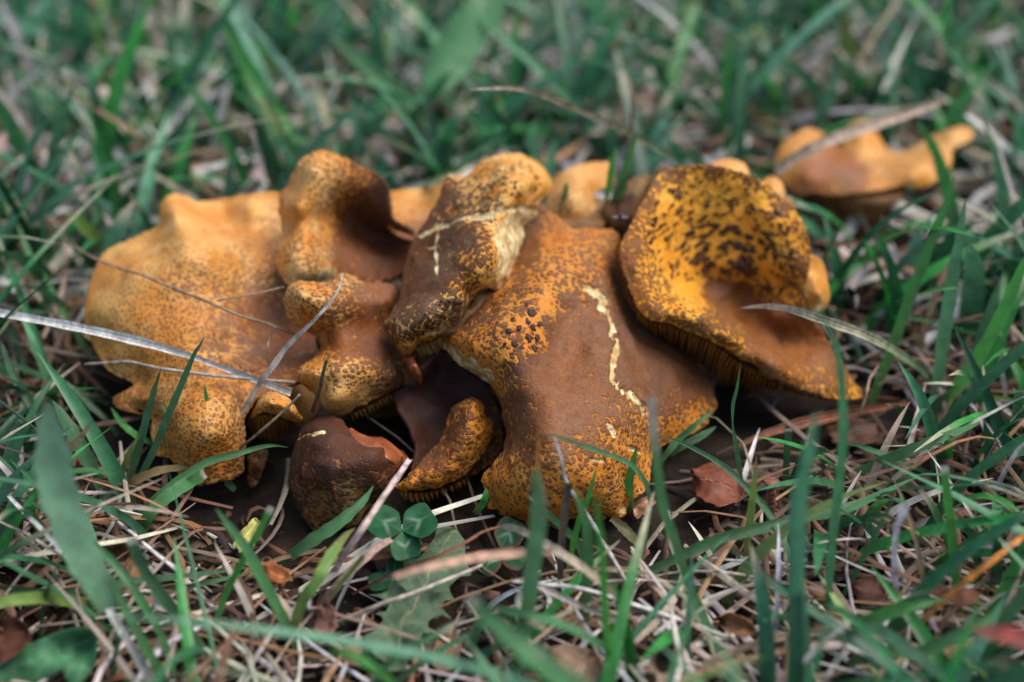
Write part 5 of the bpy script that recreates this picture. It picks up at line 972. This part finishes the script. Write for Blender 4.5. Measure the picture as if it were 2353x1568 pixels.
def leaflet_outline(cx, cy, ang, L, Wd, n=40, notch=.06):
    """An obovate clover leaflet: foot at (cx, cy), growing along ang."""
    a = np.linspace(0, 1, n)
    half = Wd / 2 * np.sqrt(np.clip(1 - np.abs((a - .54) / .54) ** 2.2, 0, 1)) * np.clip(a * 3.2, 0, 1) ** .5
    along = L * a
    tipcut = notch * L * np.exp(-((a - 1) / .08) ** 2)
    l = np.c_[along - tipcut, half]; r = np.c_[along - tipcut, -half][::-1]
    P = np.vstack([l, r[1:-1]])
    P[:, 1] += 1.2 * np.sin(np.arange(len(P)) * 2.4)
    c, s = math.cos(ang), math.sin(ang)
    return [(cx + x * c - y * s, cy + x * s + y * c) for x, y in P]
def clover(label, cx, cy, spec, z0, col, seed, rim=None, marks=True):
    root = thing('clover', base_at(cx, cy + 30), label, 'clover', 'clovers at the foot of the cluster')
    for i, (ang, L, Wd, zt, fold) in enumerate(spec):
        a = R(ang); O = leaflet_outline(cx, cy, a, L, Wd)
        n = len(O)
        zz = [z0 + (zt - z0) * (((p[0] - cx) * math.cos(a) + (p[1] - cy) * math.sin(a)) / L) + .25 * fold * abs((p[0] - cx) * -math.sin(a) + (p[1] - cy) * math.cos(a)) / Wd * 10 for p in O]
        mid = [(cx + L * f_ * math.cos(a), cy + L * f_ * math.sin(a)) for f_ in (.06, .35, .65, .93)]
        zi = [(m[0], m[1], z0 + (zt - z0) * f_) for m, f_ in zip(mid, (.06, .35, .65, .93))]
        def mark(uv, a=a, L=L, Wd=Wd):
            x = ((uv[:, 0] - cx) * math.cos(a) + (uv[:, 1] - cy) * math.sin(a)) / L; y = ((uv[:, 1] - cy) * math.cos(a) - (uv[:, 0] - cx) * math.sin(a)) / Wd
            return .32 * np.exp(-(((x - .52 + .9 * np.abs(y)) / .075) ** 2)) * np.clip(1.6 - np.abs(y) * 5, 0, 1)
        leaf('leaflet', None, None, O, mid, col, zz, parent=root, zi=zi, seed=seed + i, lump=.0003, vein=(0.04, 0.14, 0.05), vein_n=9, mark=mark if marks else None, rim_col=rim, wob=.3, segs=140, rings=26)
    P = np.array([at(np.array(float(cx)), np.array(float(cy)), dz(np.array(float(cx)), np.array(float(cy)), z0 - .3))])
    top = P[0]; foot_ = np.array([top[0] + .004, top[1] + .008, -.002])
    t = np.linspace(0, 1, 8)[:, None]; path = foot_ * (1 - t) + top * t; path[:, 0] += .002 * np.sin(t[:, 0] * 3)
    V, q, tr = tube(path, .0006, 7)
    link('leaf_stalk', new_mesh('leaf_stalk', V - np.array(root.location), q, tr, col=np.tile((0.12, 0.16, 0.06), (len(V), 1)), attrs={'across': np.zeros(len(V))}), M_broad, root)

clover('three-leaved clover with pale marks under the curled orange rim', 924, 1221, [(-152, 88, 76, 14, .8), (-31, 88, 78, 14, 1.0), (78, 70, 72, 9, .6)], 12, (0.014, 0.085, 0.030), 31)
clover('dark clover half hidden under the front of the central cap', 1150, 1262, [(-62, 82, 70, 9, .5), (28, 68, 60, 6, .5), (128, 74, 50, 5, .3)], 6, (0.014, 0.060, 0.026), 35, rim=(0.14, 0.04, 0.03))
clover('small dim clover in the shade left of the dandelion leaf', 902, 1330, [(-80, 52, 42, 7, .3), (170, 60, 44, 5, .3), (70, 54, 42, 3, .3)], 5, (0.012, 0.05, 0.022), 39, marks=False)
leaf('dandelion_leaf', 'grey-green toothed dandelion leaf lying below the clover', 'leaf',
     [(1018, 1206), (1047, 1213), (1069, 1243), (1069, 1280), (1084, 1322), (1060, 1326), (1046, 1335), (1034, 1348), (1036, 1362), (1046, 1380), (1024, 1380), (1017, 1396), (1024, 1408), (1040, 1424), (1018, 1415), (1000, 1415), (984, 1428), (984, 1442), (990, 1454), (972, 1456), (960, 1480), (966, 1492), (942, 1499), (934, 1514), (934, 1540), (893, 1542), (890, 1521), (857, 1503), (836, 1460), (866, 1446), (880, 1424), (876, 1414), (858, 1408), (886, 1404), (894, 1384), (880, 1374), (846, 1366), (888, 1354), (902, 1334), (890, 1324), (918, 1322), (919, 1301), (915, 1280), (960, 1283), (981, 1258), (999, 1233), (1000, 1213)],
     [(1040, 1225), (1000, 1290), (960, 1370), (925, 1445), (905, 1520)], (0.085, 0.140, 0.075), [5, 5, 6, 7, 8, 8, 7, 5, 4, 4, 4], zi=[(1040, 1225, 5), (1000, 1290, 7), (960, 1370, 8), (925, 1445, 6), (905, 1510, 3), (1010, 1360, 10), (920, 1340, 9)], seed=41, vein=(0.28, 0.24, 0.15), vein_n=12, lump=.0012, lump_s=150, wob=.8, segs=320, rings=36)
leaf('lobed_leaf', 'hairy blue-green lobed leaf curling up in the bottom left corner', 'leaf', [(-40, 1520), (20, 1495), (80, 1475), (140, 1452), (185, 1442), (218, 1452), (222, 1490), (215, 1535), (180, 1575), (150, 1560), (155, 1535), (100, 1560), (40, 1580), (-40, 1590)], [(-30, 1555), (60, 1525), (140, 1495), (205, 1470)], (0.09, 0.26, 0.12), [4, 8, 11, 13, 14, 13, 10, 6, 4, 6, 8, 5, 3, 3], seed=42, vein=(0.16, 0.36, 0.18), vein_n=7, smooth=True, segs=240)
DLG = 'dead brown leaves in the litter'
def serrate(pts, k=5, amp=3.0, seed=0):
    Q = resample(np.array(pts, float), len(pts) * k, True); c = Q.mean(0); d = Q - c; d /= np.linalg.norm(d, axis=1, keepdims=True)
    r = np.random.default_rng(seed)
    return [tuple(x) for x in Q + d * (amp * (np.arange(len(Q)) % 2)[:, None] + amp * .6 * r.normal(size=(len(Q), 1)))]
for i, (lab, pts, mid, col, z) in enumerate([
    ('rounded tan dead leaf behind the cut blade at the lower left', [(253, 1262), (280, 1245), (310, 1252), (335, 1290), (340, 1325), (300, 1335), (262, 1310)], [(300, 1330), (285, 1260)], (0.20, 0.11, 0.05), [10, 12, 9, 4]),
    ('dark crinkled brown leaf at the left edge', [(-20, 1425), (30, 1416), (62, 1440), (72, 1470), (40, 1500), (0, 1525), (-30, 1500)], [(-10, 1480), (55, 1445)], (0.09, 0.028, 0.014), [10, 14, 12, 6]),
    ('orange curled dead leaf scrap before the dark cap', [(590, 1296), (622, 1288), (660, 1310), (668, 1330), (640, 1342), (612, 1330)], [(596, 1300), (655, 1330)], (0.34, 0.11, 0.030), [9, 11, 10, 5]),
    ('russet toothed leaf in the shade right of the central cap', [(1585, 1078), (1640, 1060), (1690, 1080), (1712, 1120), (1700, 1150), (1650, 1165), (1600, 1140)], [(1590, 1090), (1700, 1140)], (0.17, 0.052, 0.024), [8, 10, 9, 5]),
    ('mottled tan dead leaf at the bottom edge', [(1255, 1490), (1310, 1478), (1370, 1500), (1392, 1545), (1360, 1590), (1280, 1585), (1245, 1540)], [(1260, 1560), (1370, 1505)], (0.24, 0.15, 0.09), [6, 10, 8, 3]),
    ('crumpled ochre leaf under the bowed straw', [(1640, 1420), (1680, 1408), (1720, 1425), (1738, 1450), (1710, 1465), (1670, 1452)], [(1645, 1430), (1730, 1450)], (0.22, 0.11, 0.05), [7, 11, 9, 4]),
    ('curled brown leaf hanging in the blades at the right', [(2100, 1350), (2150, 1342), (2200, 1355), (2258, 1352), (2240, 1385), (2210, 1398), (2160, 1370), (2120, 1362)], [(2105, 1354), (2190, 1370), (2250, 1358)], (0.15, 0.055, 0.025), [16, 19, 18, 14]),
    ('dark ragged leaf in the bottom right corner', [(2262, 1520), (2300, 1500), (2340, 1515), (2370, 1550), (2330, 1590), (2280, 1570)], [(2270, 1530), (2350, 1560)], (0.085, 0.035, 0.02), [6, 10, 8, 3]),
    ('tall crumpled pale brown leaf at the bottom edge', [(1482, 1545), (1500, 1505), (1535, 1490), (1558, 1515), (1550, 1560), (1520, 1600), (1480, 1590)], [(1520, 1500), (1510, 1590)], (0.27, 0.19, 0.13), [12, 16, 8, 2]),
    ('pink-brown scrap of leaf before the mottled blade', [(720, 1400), (745, 1385), (768, 1398), (772, 1440), (750, 1462), (722, 1450)], [(745, 1392), (748, 1455)], (0.26, 0.12, 0.08), [10, 12, 8, 4]),
    ('reddish scrap beside the foot of the dandelion leaf', [(790, 1488), (822, 1478), (832, 1500), (815, 1530), (785, 1520)], [(792, 1492), (820, 1522)], (0.30, 0.13, 0.08), [6, 8, 6, 3]),
    ('dull brown leaf under the dandelion leaf', [(1010, 1450), (1040, 1430), (1060, 1480), (1050, 1530), (1010, 1550), (985, 1510)], [(1040, 1440), (1010, 1540)], (0.20, 0.12, 0.07), [4, 5, 4, 2]),
    ('tan leaf scrap right of the central cap front', [(1452, 1158), (1490, 1140), (1510, 1150), (1490, 1175), (1462, 1192)], [(1456, 1175), (1500, 1150)], (0.30, 0.16, 0.09), [3, 6, 6, 3]),
    ('shaded umber leaf under the funnel cap tip', [(1900, 980), (1960, 960), (2020, 975), (2030, 1010), (1970, 1025), (1910, 1015)], [(1905, 1000), (2020, 990)], (0.07, 0.03, 0.015), [2, 5, 4, 2]),
    ('yellowed soft leaf in the litter before the dark cap', [(555, 1220), (580, 1190), (600, 1200), (585, 1250), (550, 1270), (535, 1255)], [(592, 1198), (548, 1262)], (0.40, 0.36, 0.10), [4, 6, 5, 3]),
    ('brown leaf lying among the straws at the right', [(1960, 1335), (2010, 1320), (2040, 1345), (2030, 1380), (1985, 1385), (1955, 1365)], [(1962, 1350), (2030, 1362)], (0.13, 0.055, 0.035), [3, 6, 5, 2])]):
    leaf('dead_leaf', lab, 'dead leaf', serrate(pts, 4, 2.2, i), mid, col, z, M_deadleaf, group=DLG, seed=60 + i, lump=.0022, lump_s=140, vein=tuple(min(.6, x * 1.8) for x in col), vein_n=6, segs=170, rings=24)

# rusty knobbly twig
def twig():
    P, D = path_of([(1774, 1105), (1772, 1130), (1773, 1177), (1768, 1225), (1764, 1262)], s=.0, n=70)
    r = .0011 * (1 + .28 * np.sin(np.arange(70) * 1.35) + .15 * np.sin(np.arange(70) * .6)); r[:5] *= 1.5
    V, q, tr = tube(P, r, 10); base = np.array([P[-1, 0], P[-1, 1], 0])
    o = link('twig', new_mesh('twig', V - base, q, tr), simple_material('rusty_bark', (0.10, 0.03, 0.016), (0.26, 0.10, 0.06), 700, bump=.8), None, 'rusty ringed twig standing upright in the litter', 'twig')
    o.location = base
twig()

# tiny fly
def fly():
    c = at(np.array(1425.0), np.array(500.0), dy(np.array(1425.0), np.array(500.0), -38.0))
    root = thing('fly', tuple(c), 'tiny dark fly with spread clear wings at the edge of the funnel cap', 'fly')
    dark, _, b = mat_new('fly_body'); b.inputs['Base Color'].default_value = (.02, .025, .04, 1); b.inputs['Roughness'].default_value = .3
    def blob(name, p, rad, mat, par=root):
        u_, v_ = np.meshgrid(np.linspace(0, 2 * np.pi, 12, endpoint=False), np.linspace(.05, np.pi - .05, 8))
        V = np.stack([np.cos(u_) * np.sin(v_) * rad[0], np.sin(u_) * np.sin(v_) * rad[1], np.cos(v_) * rad[2]], -1) + np.array(p)
        ids = np.arange(96).reshape(8, 12)
        q = np.stack([ids[:-1], ids[1:], np.roll(ids[1:], -1, 1), np.roll(ids[:-1], -1, 1)], -1).reshape(-1, 4)
        return link(name, new_mesh(name, V.reshape(-1, 3), q), mat, par)
    blob('thorax', (0, 0, 0), (.00045, .0004, .0006), dark)
    blob('abdomen', (-.0002, .0001, -.0011), (.0004, .0004, .0008), dark)
    hd = blob('head', (.0002, -.0001, .0008), (.0004, .0003, .0003), dark)
    wing, nt, b = mat_new('fly_wing'); b.inputs['Base Color'].default_value = (.6, .58, .72, 1); b.inputs['Alpha'].default_value = .35; b.inputs['Roughness'].default_value = .2
    for s in (-1, 1):
        a = np.linspace(0, 2 * np.pi, 16, endpoint=False)
        V = np.c_[s * (.0012 + .0011 * np.cos(a)), .0002 + .0001 * np.sin(a), .0001 + .00038 * np.sin(a)]
        V = np.vstack([V, V.mean(0)])
        link('wing', new_mesh('wing', V, None, np.array([(i, (i + 1) % 16, 16) for i in range(16)])), wing, root)
        for k, (dx, dz_) in enumerate([(.0006, .0012), (.0007, -.0014), (.0003, -.0022)]):
            p = np.array([[0, 0, 0], [s * dx * .6, -.0005, dz_ * .5], [s * dx, -.0003, dz_]])
            V, q, tr = tube(p, .00005, 5)
            link('leg', new_mesh('leg', V, q, tr), dark, root)
fly()

# ------------------------------------------------------------------ lawn, thatch and crumbs nobody could count
zb = zbuf.copy()
for a in (-1, 0, 1):
    for b_ in (-1, 0, 1): zb = np.minimum(zb, np.roll(np.roll(zbuf, a, 0), b_, 1))
footm = np.array(sorted(foot))
fs = set((x + i, y + j) for x, y in foot for i in (-1, 0, 1) for j in (-1, 0, 1))
def clear_of_caps(V, keep=0.0, margin=.004):
    """V (n, k, 3): keep what neither pierces a cap nor grows in front of one."""
    n, k, _ = V.shape
    u, v, d = project(V.reshape(-1, 3))
    ui, vi = np.clip((u / ZS).astype(int), 0, zb.shape[1] - 1), np.clip((v / ZS).astype(int), 0, zb.shape[0] - 1)
    inside = (u > 0) & (v > 0) & (u < W) & (v < H)
    hit = (inside & np.isfinite(zb[vi, ui]) & (d < zb[vi, ui] + margin)).reshape(n, k)
    under = np.array([(int(round(x / .006)), int(round(y / .006))) in fs for x, y in V[:, -1, :2]])
    return (~hit.any(1) | (rng.random(n) < keep)) & ~under

def make_blades(name, label, cat, X, Y, Hh, Wd, lean, cols, mat, seg=6, keep=0.0, droop=(.1, .6), tipcol=None, curl=0.0, kind='stuff', dense=None):
    n = len(X); yaw = rng.uniform(0, 2 * np.pi, n); t = np.linspace(1, 0, seg + 1)[None]      # tip first
    ln = lean * Hh; dr = rng.uniform(*droop, n)
    px = X[:, None] + np.cos(yaw)[:, None] * ln[:, None] * t ** 1.6 + curl * Hh[:, None] * np.sin(t * 3 + yaw[:, None]) * t
    py = Y[:, None] + np.sin(yaw)[:, None] * ln[:, None] * t ** 1.6 + curl * Hh[:, None] * np.cos(t * 3.7 + yaw[:, None]) * t
    pz = -.002 + Hh[:, None] * (t - dr[:, None] * t ** 2.2 * .7)
    P = np.stack([px, py, np.maximum(pz, -.001)], -1)
    ok = clear_of_caps(P, keep)
    P, yaw, Wd, cols = P[ok], yaw[ok], Wd[ok], cols[ok]; n = len(P)
    fy = yaw + rng.uniform(-1.2, 1.2, n) + np.pi / 2
    A = np.stack([np.cos(fy), np.sin(fy), rng.uniform(-.25, .25, n)], -1)
    prof = np.interp(t[0], [0, .3, .75, .92, 1], [.65, 1, .75, .35, .05])
    w = Wd[:, None] / 2 * prof[None]
    T = np.gradient(P, axis=1); Nn = np.cross(T, A[:, None]); Nn /= np.linalg.norm(Nn, axis=-1, keepdims=True) + 1e-9
    V = np.stack([P - A[:, None] * w[..., None], P + Nn * (w * .35)[..., None], P + A[:, None] * w[..., None]], 2)
    m = (seg + 1) * 3
    ids = np.arange(n * m).reshape(n, seg + 1, 3)
    q = np.stack([ids[:, :-1, :-1], ids[:, :-1, 1:], ids[:, 1:, 1:], ids[:, 1:, :-1]], -1).reshape(-1, 4)
    C = np.repeat(cols[:, None], seg + 1, 1)
    if tipcol is not None:
        has = (rng.random(n) < .22)[:, None, None] * np.clip((t - .72) / .2, 0, 1)[..., None]
        C = C * (1 - has) + np.array(tipcol) * has
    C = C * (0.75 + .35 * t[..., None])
    C = np.repeat(C[:, :, None], 3, 2)
    return link(name, new_mesh(name, V.reshape(-1, 3), q, col=np.clip(C, 0, .9).reshape(-1, 3), attrs={'across': np.tile([-1, 0, 1], n * (seg + 1))}), mat, None, label, cat, kind=kind)

GREENS = np.array([(0.022, 0.115, 0.045), (0.038, 0.165, 0.065), (0.034, 0.215, 0.040), (0.065, 0.200, 0.100), (0.012, 0.065, 0.028), (0.13, 0.21, 0.05), (0.095, 0.240, 0.145)])
STRAWS = np.array([(0.42, 0.36, 0.29), (0.45, 0.42, 0.39), (0.32, 0.25, 0.18), (0.20, 0.115, 0.065), (0.26, 0.13, 0.06), (0.42, 0.38, 0.36)])
def pick(pal, n, p):
    c = pal[rng.choice(len(pal), n, p=np.array(p) / np.sum(p))]
    return c * rng.uniform(.75, 1.3, (n, 1)) * rng.uniform(.9, 1.1, (n, 3))
def scatter(n, x0, x1, y0, y1, clump=0.0, seed=0):
    X, Y = rng.uniform(x0, x1, n), rng.uniform(y0, y1, n)
    if clump:
        k = noise3(np.c_[X, Y, np.zeros(n)], 28, seed) + .6 * noise3(np.c_[X, Y, np.zeros(n)], 70, seed + 1)
        s = k > rng.uniform(-1, 1, n) * clump - .15; X, Y = X[s], Y[s]
    return X, Y
# behind and beside the cluster
X, Y = scatter(15000, -.62, .62, -.02, .78, 1.0, 3); n = len(X)
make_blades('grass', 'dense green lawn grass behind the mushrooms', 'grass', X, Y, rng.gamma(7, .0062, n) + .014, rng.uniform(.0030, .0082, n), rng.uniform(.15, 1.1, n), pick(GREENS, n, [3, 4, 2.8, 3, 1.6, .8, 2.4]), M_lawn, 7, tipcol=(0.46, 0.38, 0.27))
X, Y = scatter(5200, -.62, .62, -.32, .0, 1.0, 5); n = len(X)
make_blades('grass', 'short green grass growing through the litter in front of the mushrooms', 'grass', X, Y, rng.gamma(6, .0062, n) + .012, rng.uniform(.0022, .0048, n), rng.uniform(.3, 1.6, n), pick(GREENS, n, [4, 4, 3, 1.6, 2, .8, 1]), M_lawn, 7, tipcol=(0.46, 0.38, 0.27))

def make_litter(name, label, cat, X, Y, L, Wd, z, tilt, cols, mat, bend=.25, seg=5):
    n = len(X); yaw = rng.uniform(0, 2 * np.pi, n); t = np.linspace(-.5, .5, seg + 1)[None]
    b = rng.normal(0, bend, n)[:, None] * L[:, None]; kink = (rng.random(n) < .3)[:, None] * rng.uniform(-.5, .5, n)[:, None] * np.maximum(t, 0) * L[:, None]
    off = b * (t ** 2) * 2 + kink
    px = X[:, None] + np.cos(yaw)[:, None] * L[:, None] * t - np.sin(yaw)[:, None] * off
    py = Y[:, None] + np.sin(yaw)[:, None] * L[:, None] * t + np.cos(yaw)[:, None] * off
    pz = z[:, None] + L[:, None] * t * tilt[:, None] + .25 * np.abs(b) * (1 - 4 * t ** 2)
    P = np.stack([px, py, np.maximum(pz, .0003)], -1)
    P = P[:, ::-1]
    ok = clear_of_caps(P, 0, .002); P, yaw, Wd, cols = P[ok], yaw[ok], Wd[ok], cols[ok]; n = len(P)
    A = np.stack([-np.sin(yaw), np.cos(yaw), rng.uniform(-.5, .5, n)], -1); A /= np.linalg.norm(A, axis=1, keepdims=True)
    prof = np.interp(np.linspace(0, 1, seg + 1), [0, .1, .6, 1], [.6, .9, 1, .7])
    w = Wd[:, None] / 2 * prof[None]
    up = np.zeros_like(P); up[..., 2] = 1
    V = np.stack([P - A[:, None] * w[..., None], P + up * (w * .8)[..., None], P + A[:, None] * w[..., None]], 2)
    ids = np.arange(n * (seg + 1) * 3).reshape(n, seg + 1, 3)
    q = np.stack([ids[:, :-1, :-1], ids[:, :-1, 1:], ids[:, 1:, 1:], ids[:, 1:, :-1]], -1).reshape(-1, 4)
    C = np.repeat(np.repeat(cols[:, None], seg + 1, 1)[:, :, None], 3, 2)
    return link(name, new_mesh(name, V.reshape(-1, 3), q, col=np.clip(C, 0, .9).reshape(-1, 3), attrs={'across': np.tile([-1, 0, 1], n * (seg + 1))}), mat, None, label, cat, kind='stuff')
X, Y = scatter(6000, -.45, .45, -.32, .03); k_ = (Y < -.115) | (rng.random(len(X)) < .6); X, Y = X[k_], Y[k_]; n = len(X)
make_litter('thatch', 'matted dry straw littering the ground in front of the mushrooms', 'dry straw', X, Y, rng.gamma(4, .0105, n) + .008, rng.uniform(.0007, .0022, n), rng.uniform(0, .0075, n), rng.normal(0, .12, n), np.where((Y > -.125 + .02 * rng.normal(size=n))[:, None], .55 * pick(STRAWS, n, [.8, .2, 2.5, 5, 3.5, .4]), pick(STRAWS, n, [3, 2.0, 3.2, 2.6, 1.4, 2.2])), M_thatch)  # rusty straw close to the caps, its colour darkened for the shade beneath them
X, Y = scatter(12000, -.6, .6, .0, .75); n = len(X)
make_litter('thatch', 'matted dry straw between the grass behind the mushrooms', 'dry straw', X, Y, rng.gamma(4, .008, n) + .008, rng.uniform(.0015, .0055, n), rng.uniform(0, .018, n), rng.normal(0, .2, n), pick(STRAWS, n, [3, 3, 2, 1.5, 1, 3]), M_thatch)
X, Y = scatter(2600, -.6, .6, .03, .75); n = len(X)
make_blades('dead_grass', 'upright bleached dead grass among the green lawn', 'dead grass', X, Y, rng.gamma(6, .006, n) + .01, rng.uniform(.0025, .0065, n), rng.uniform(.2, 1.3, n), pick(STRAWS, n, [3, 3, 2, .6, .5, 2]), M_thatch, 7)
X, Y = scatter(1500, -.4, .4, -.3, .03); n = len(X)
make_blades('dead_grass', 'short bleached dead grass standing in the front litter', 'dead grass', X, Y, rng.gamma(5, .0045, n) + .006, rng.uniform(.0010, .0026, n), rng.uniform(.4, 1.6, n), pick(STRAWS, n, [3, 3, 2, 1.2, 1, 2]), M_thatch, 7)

X, Y = scatter(9000, -.42, .42, -.30, .02); n = len(X)
make_litter('litter', 'dark crumbs of rotten leaf and bark on the soil', 'litter', X, Y, rng.gamma(3, .0018, n) + .002, rng.uniform(.0008, .0030, n), rng.uniform(0, .0022, n), rng.normal(0, .25, n), pick(np.array([(0.035, 0.020, 0.012), (0.075, 0.036, 0.020), (0.13, 0.060, 0.030), (0.16, 0.11, 0.07)]), n, [4, 4, 2, .8]), M_thatch, bend=.4, seg=3)
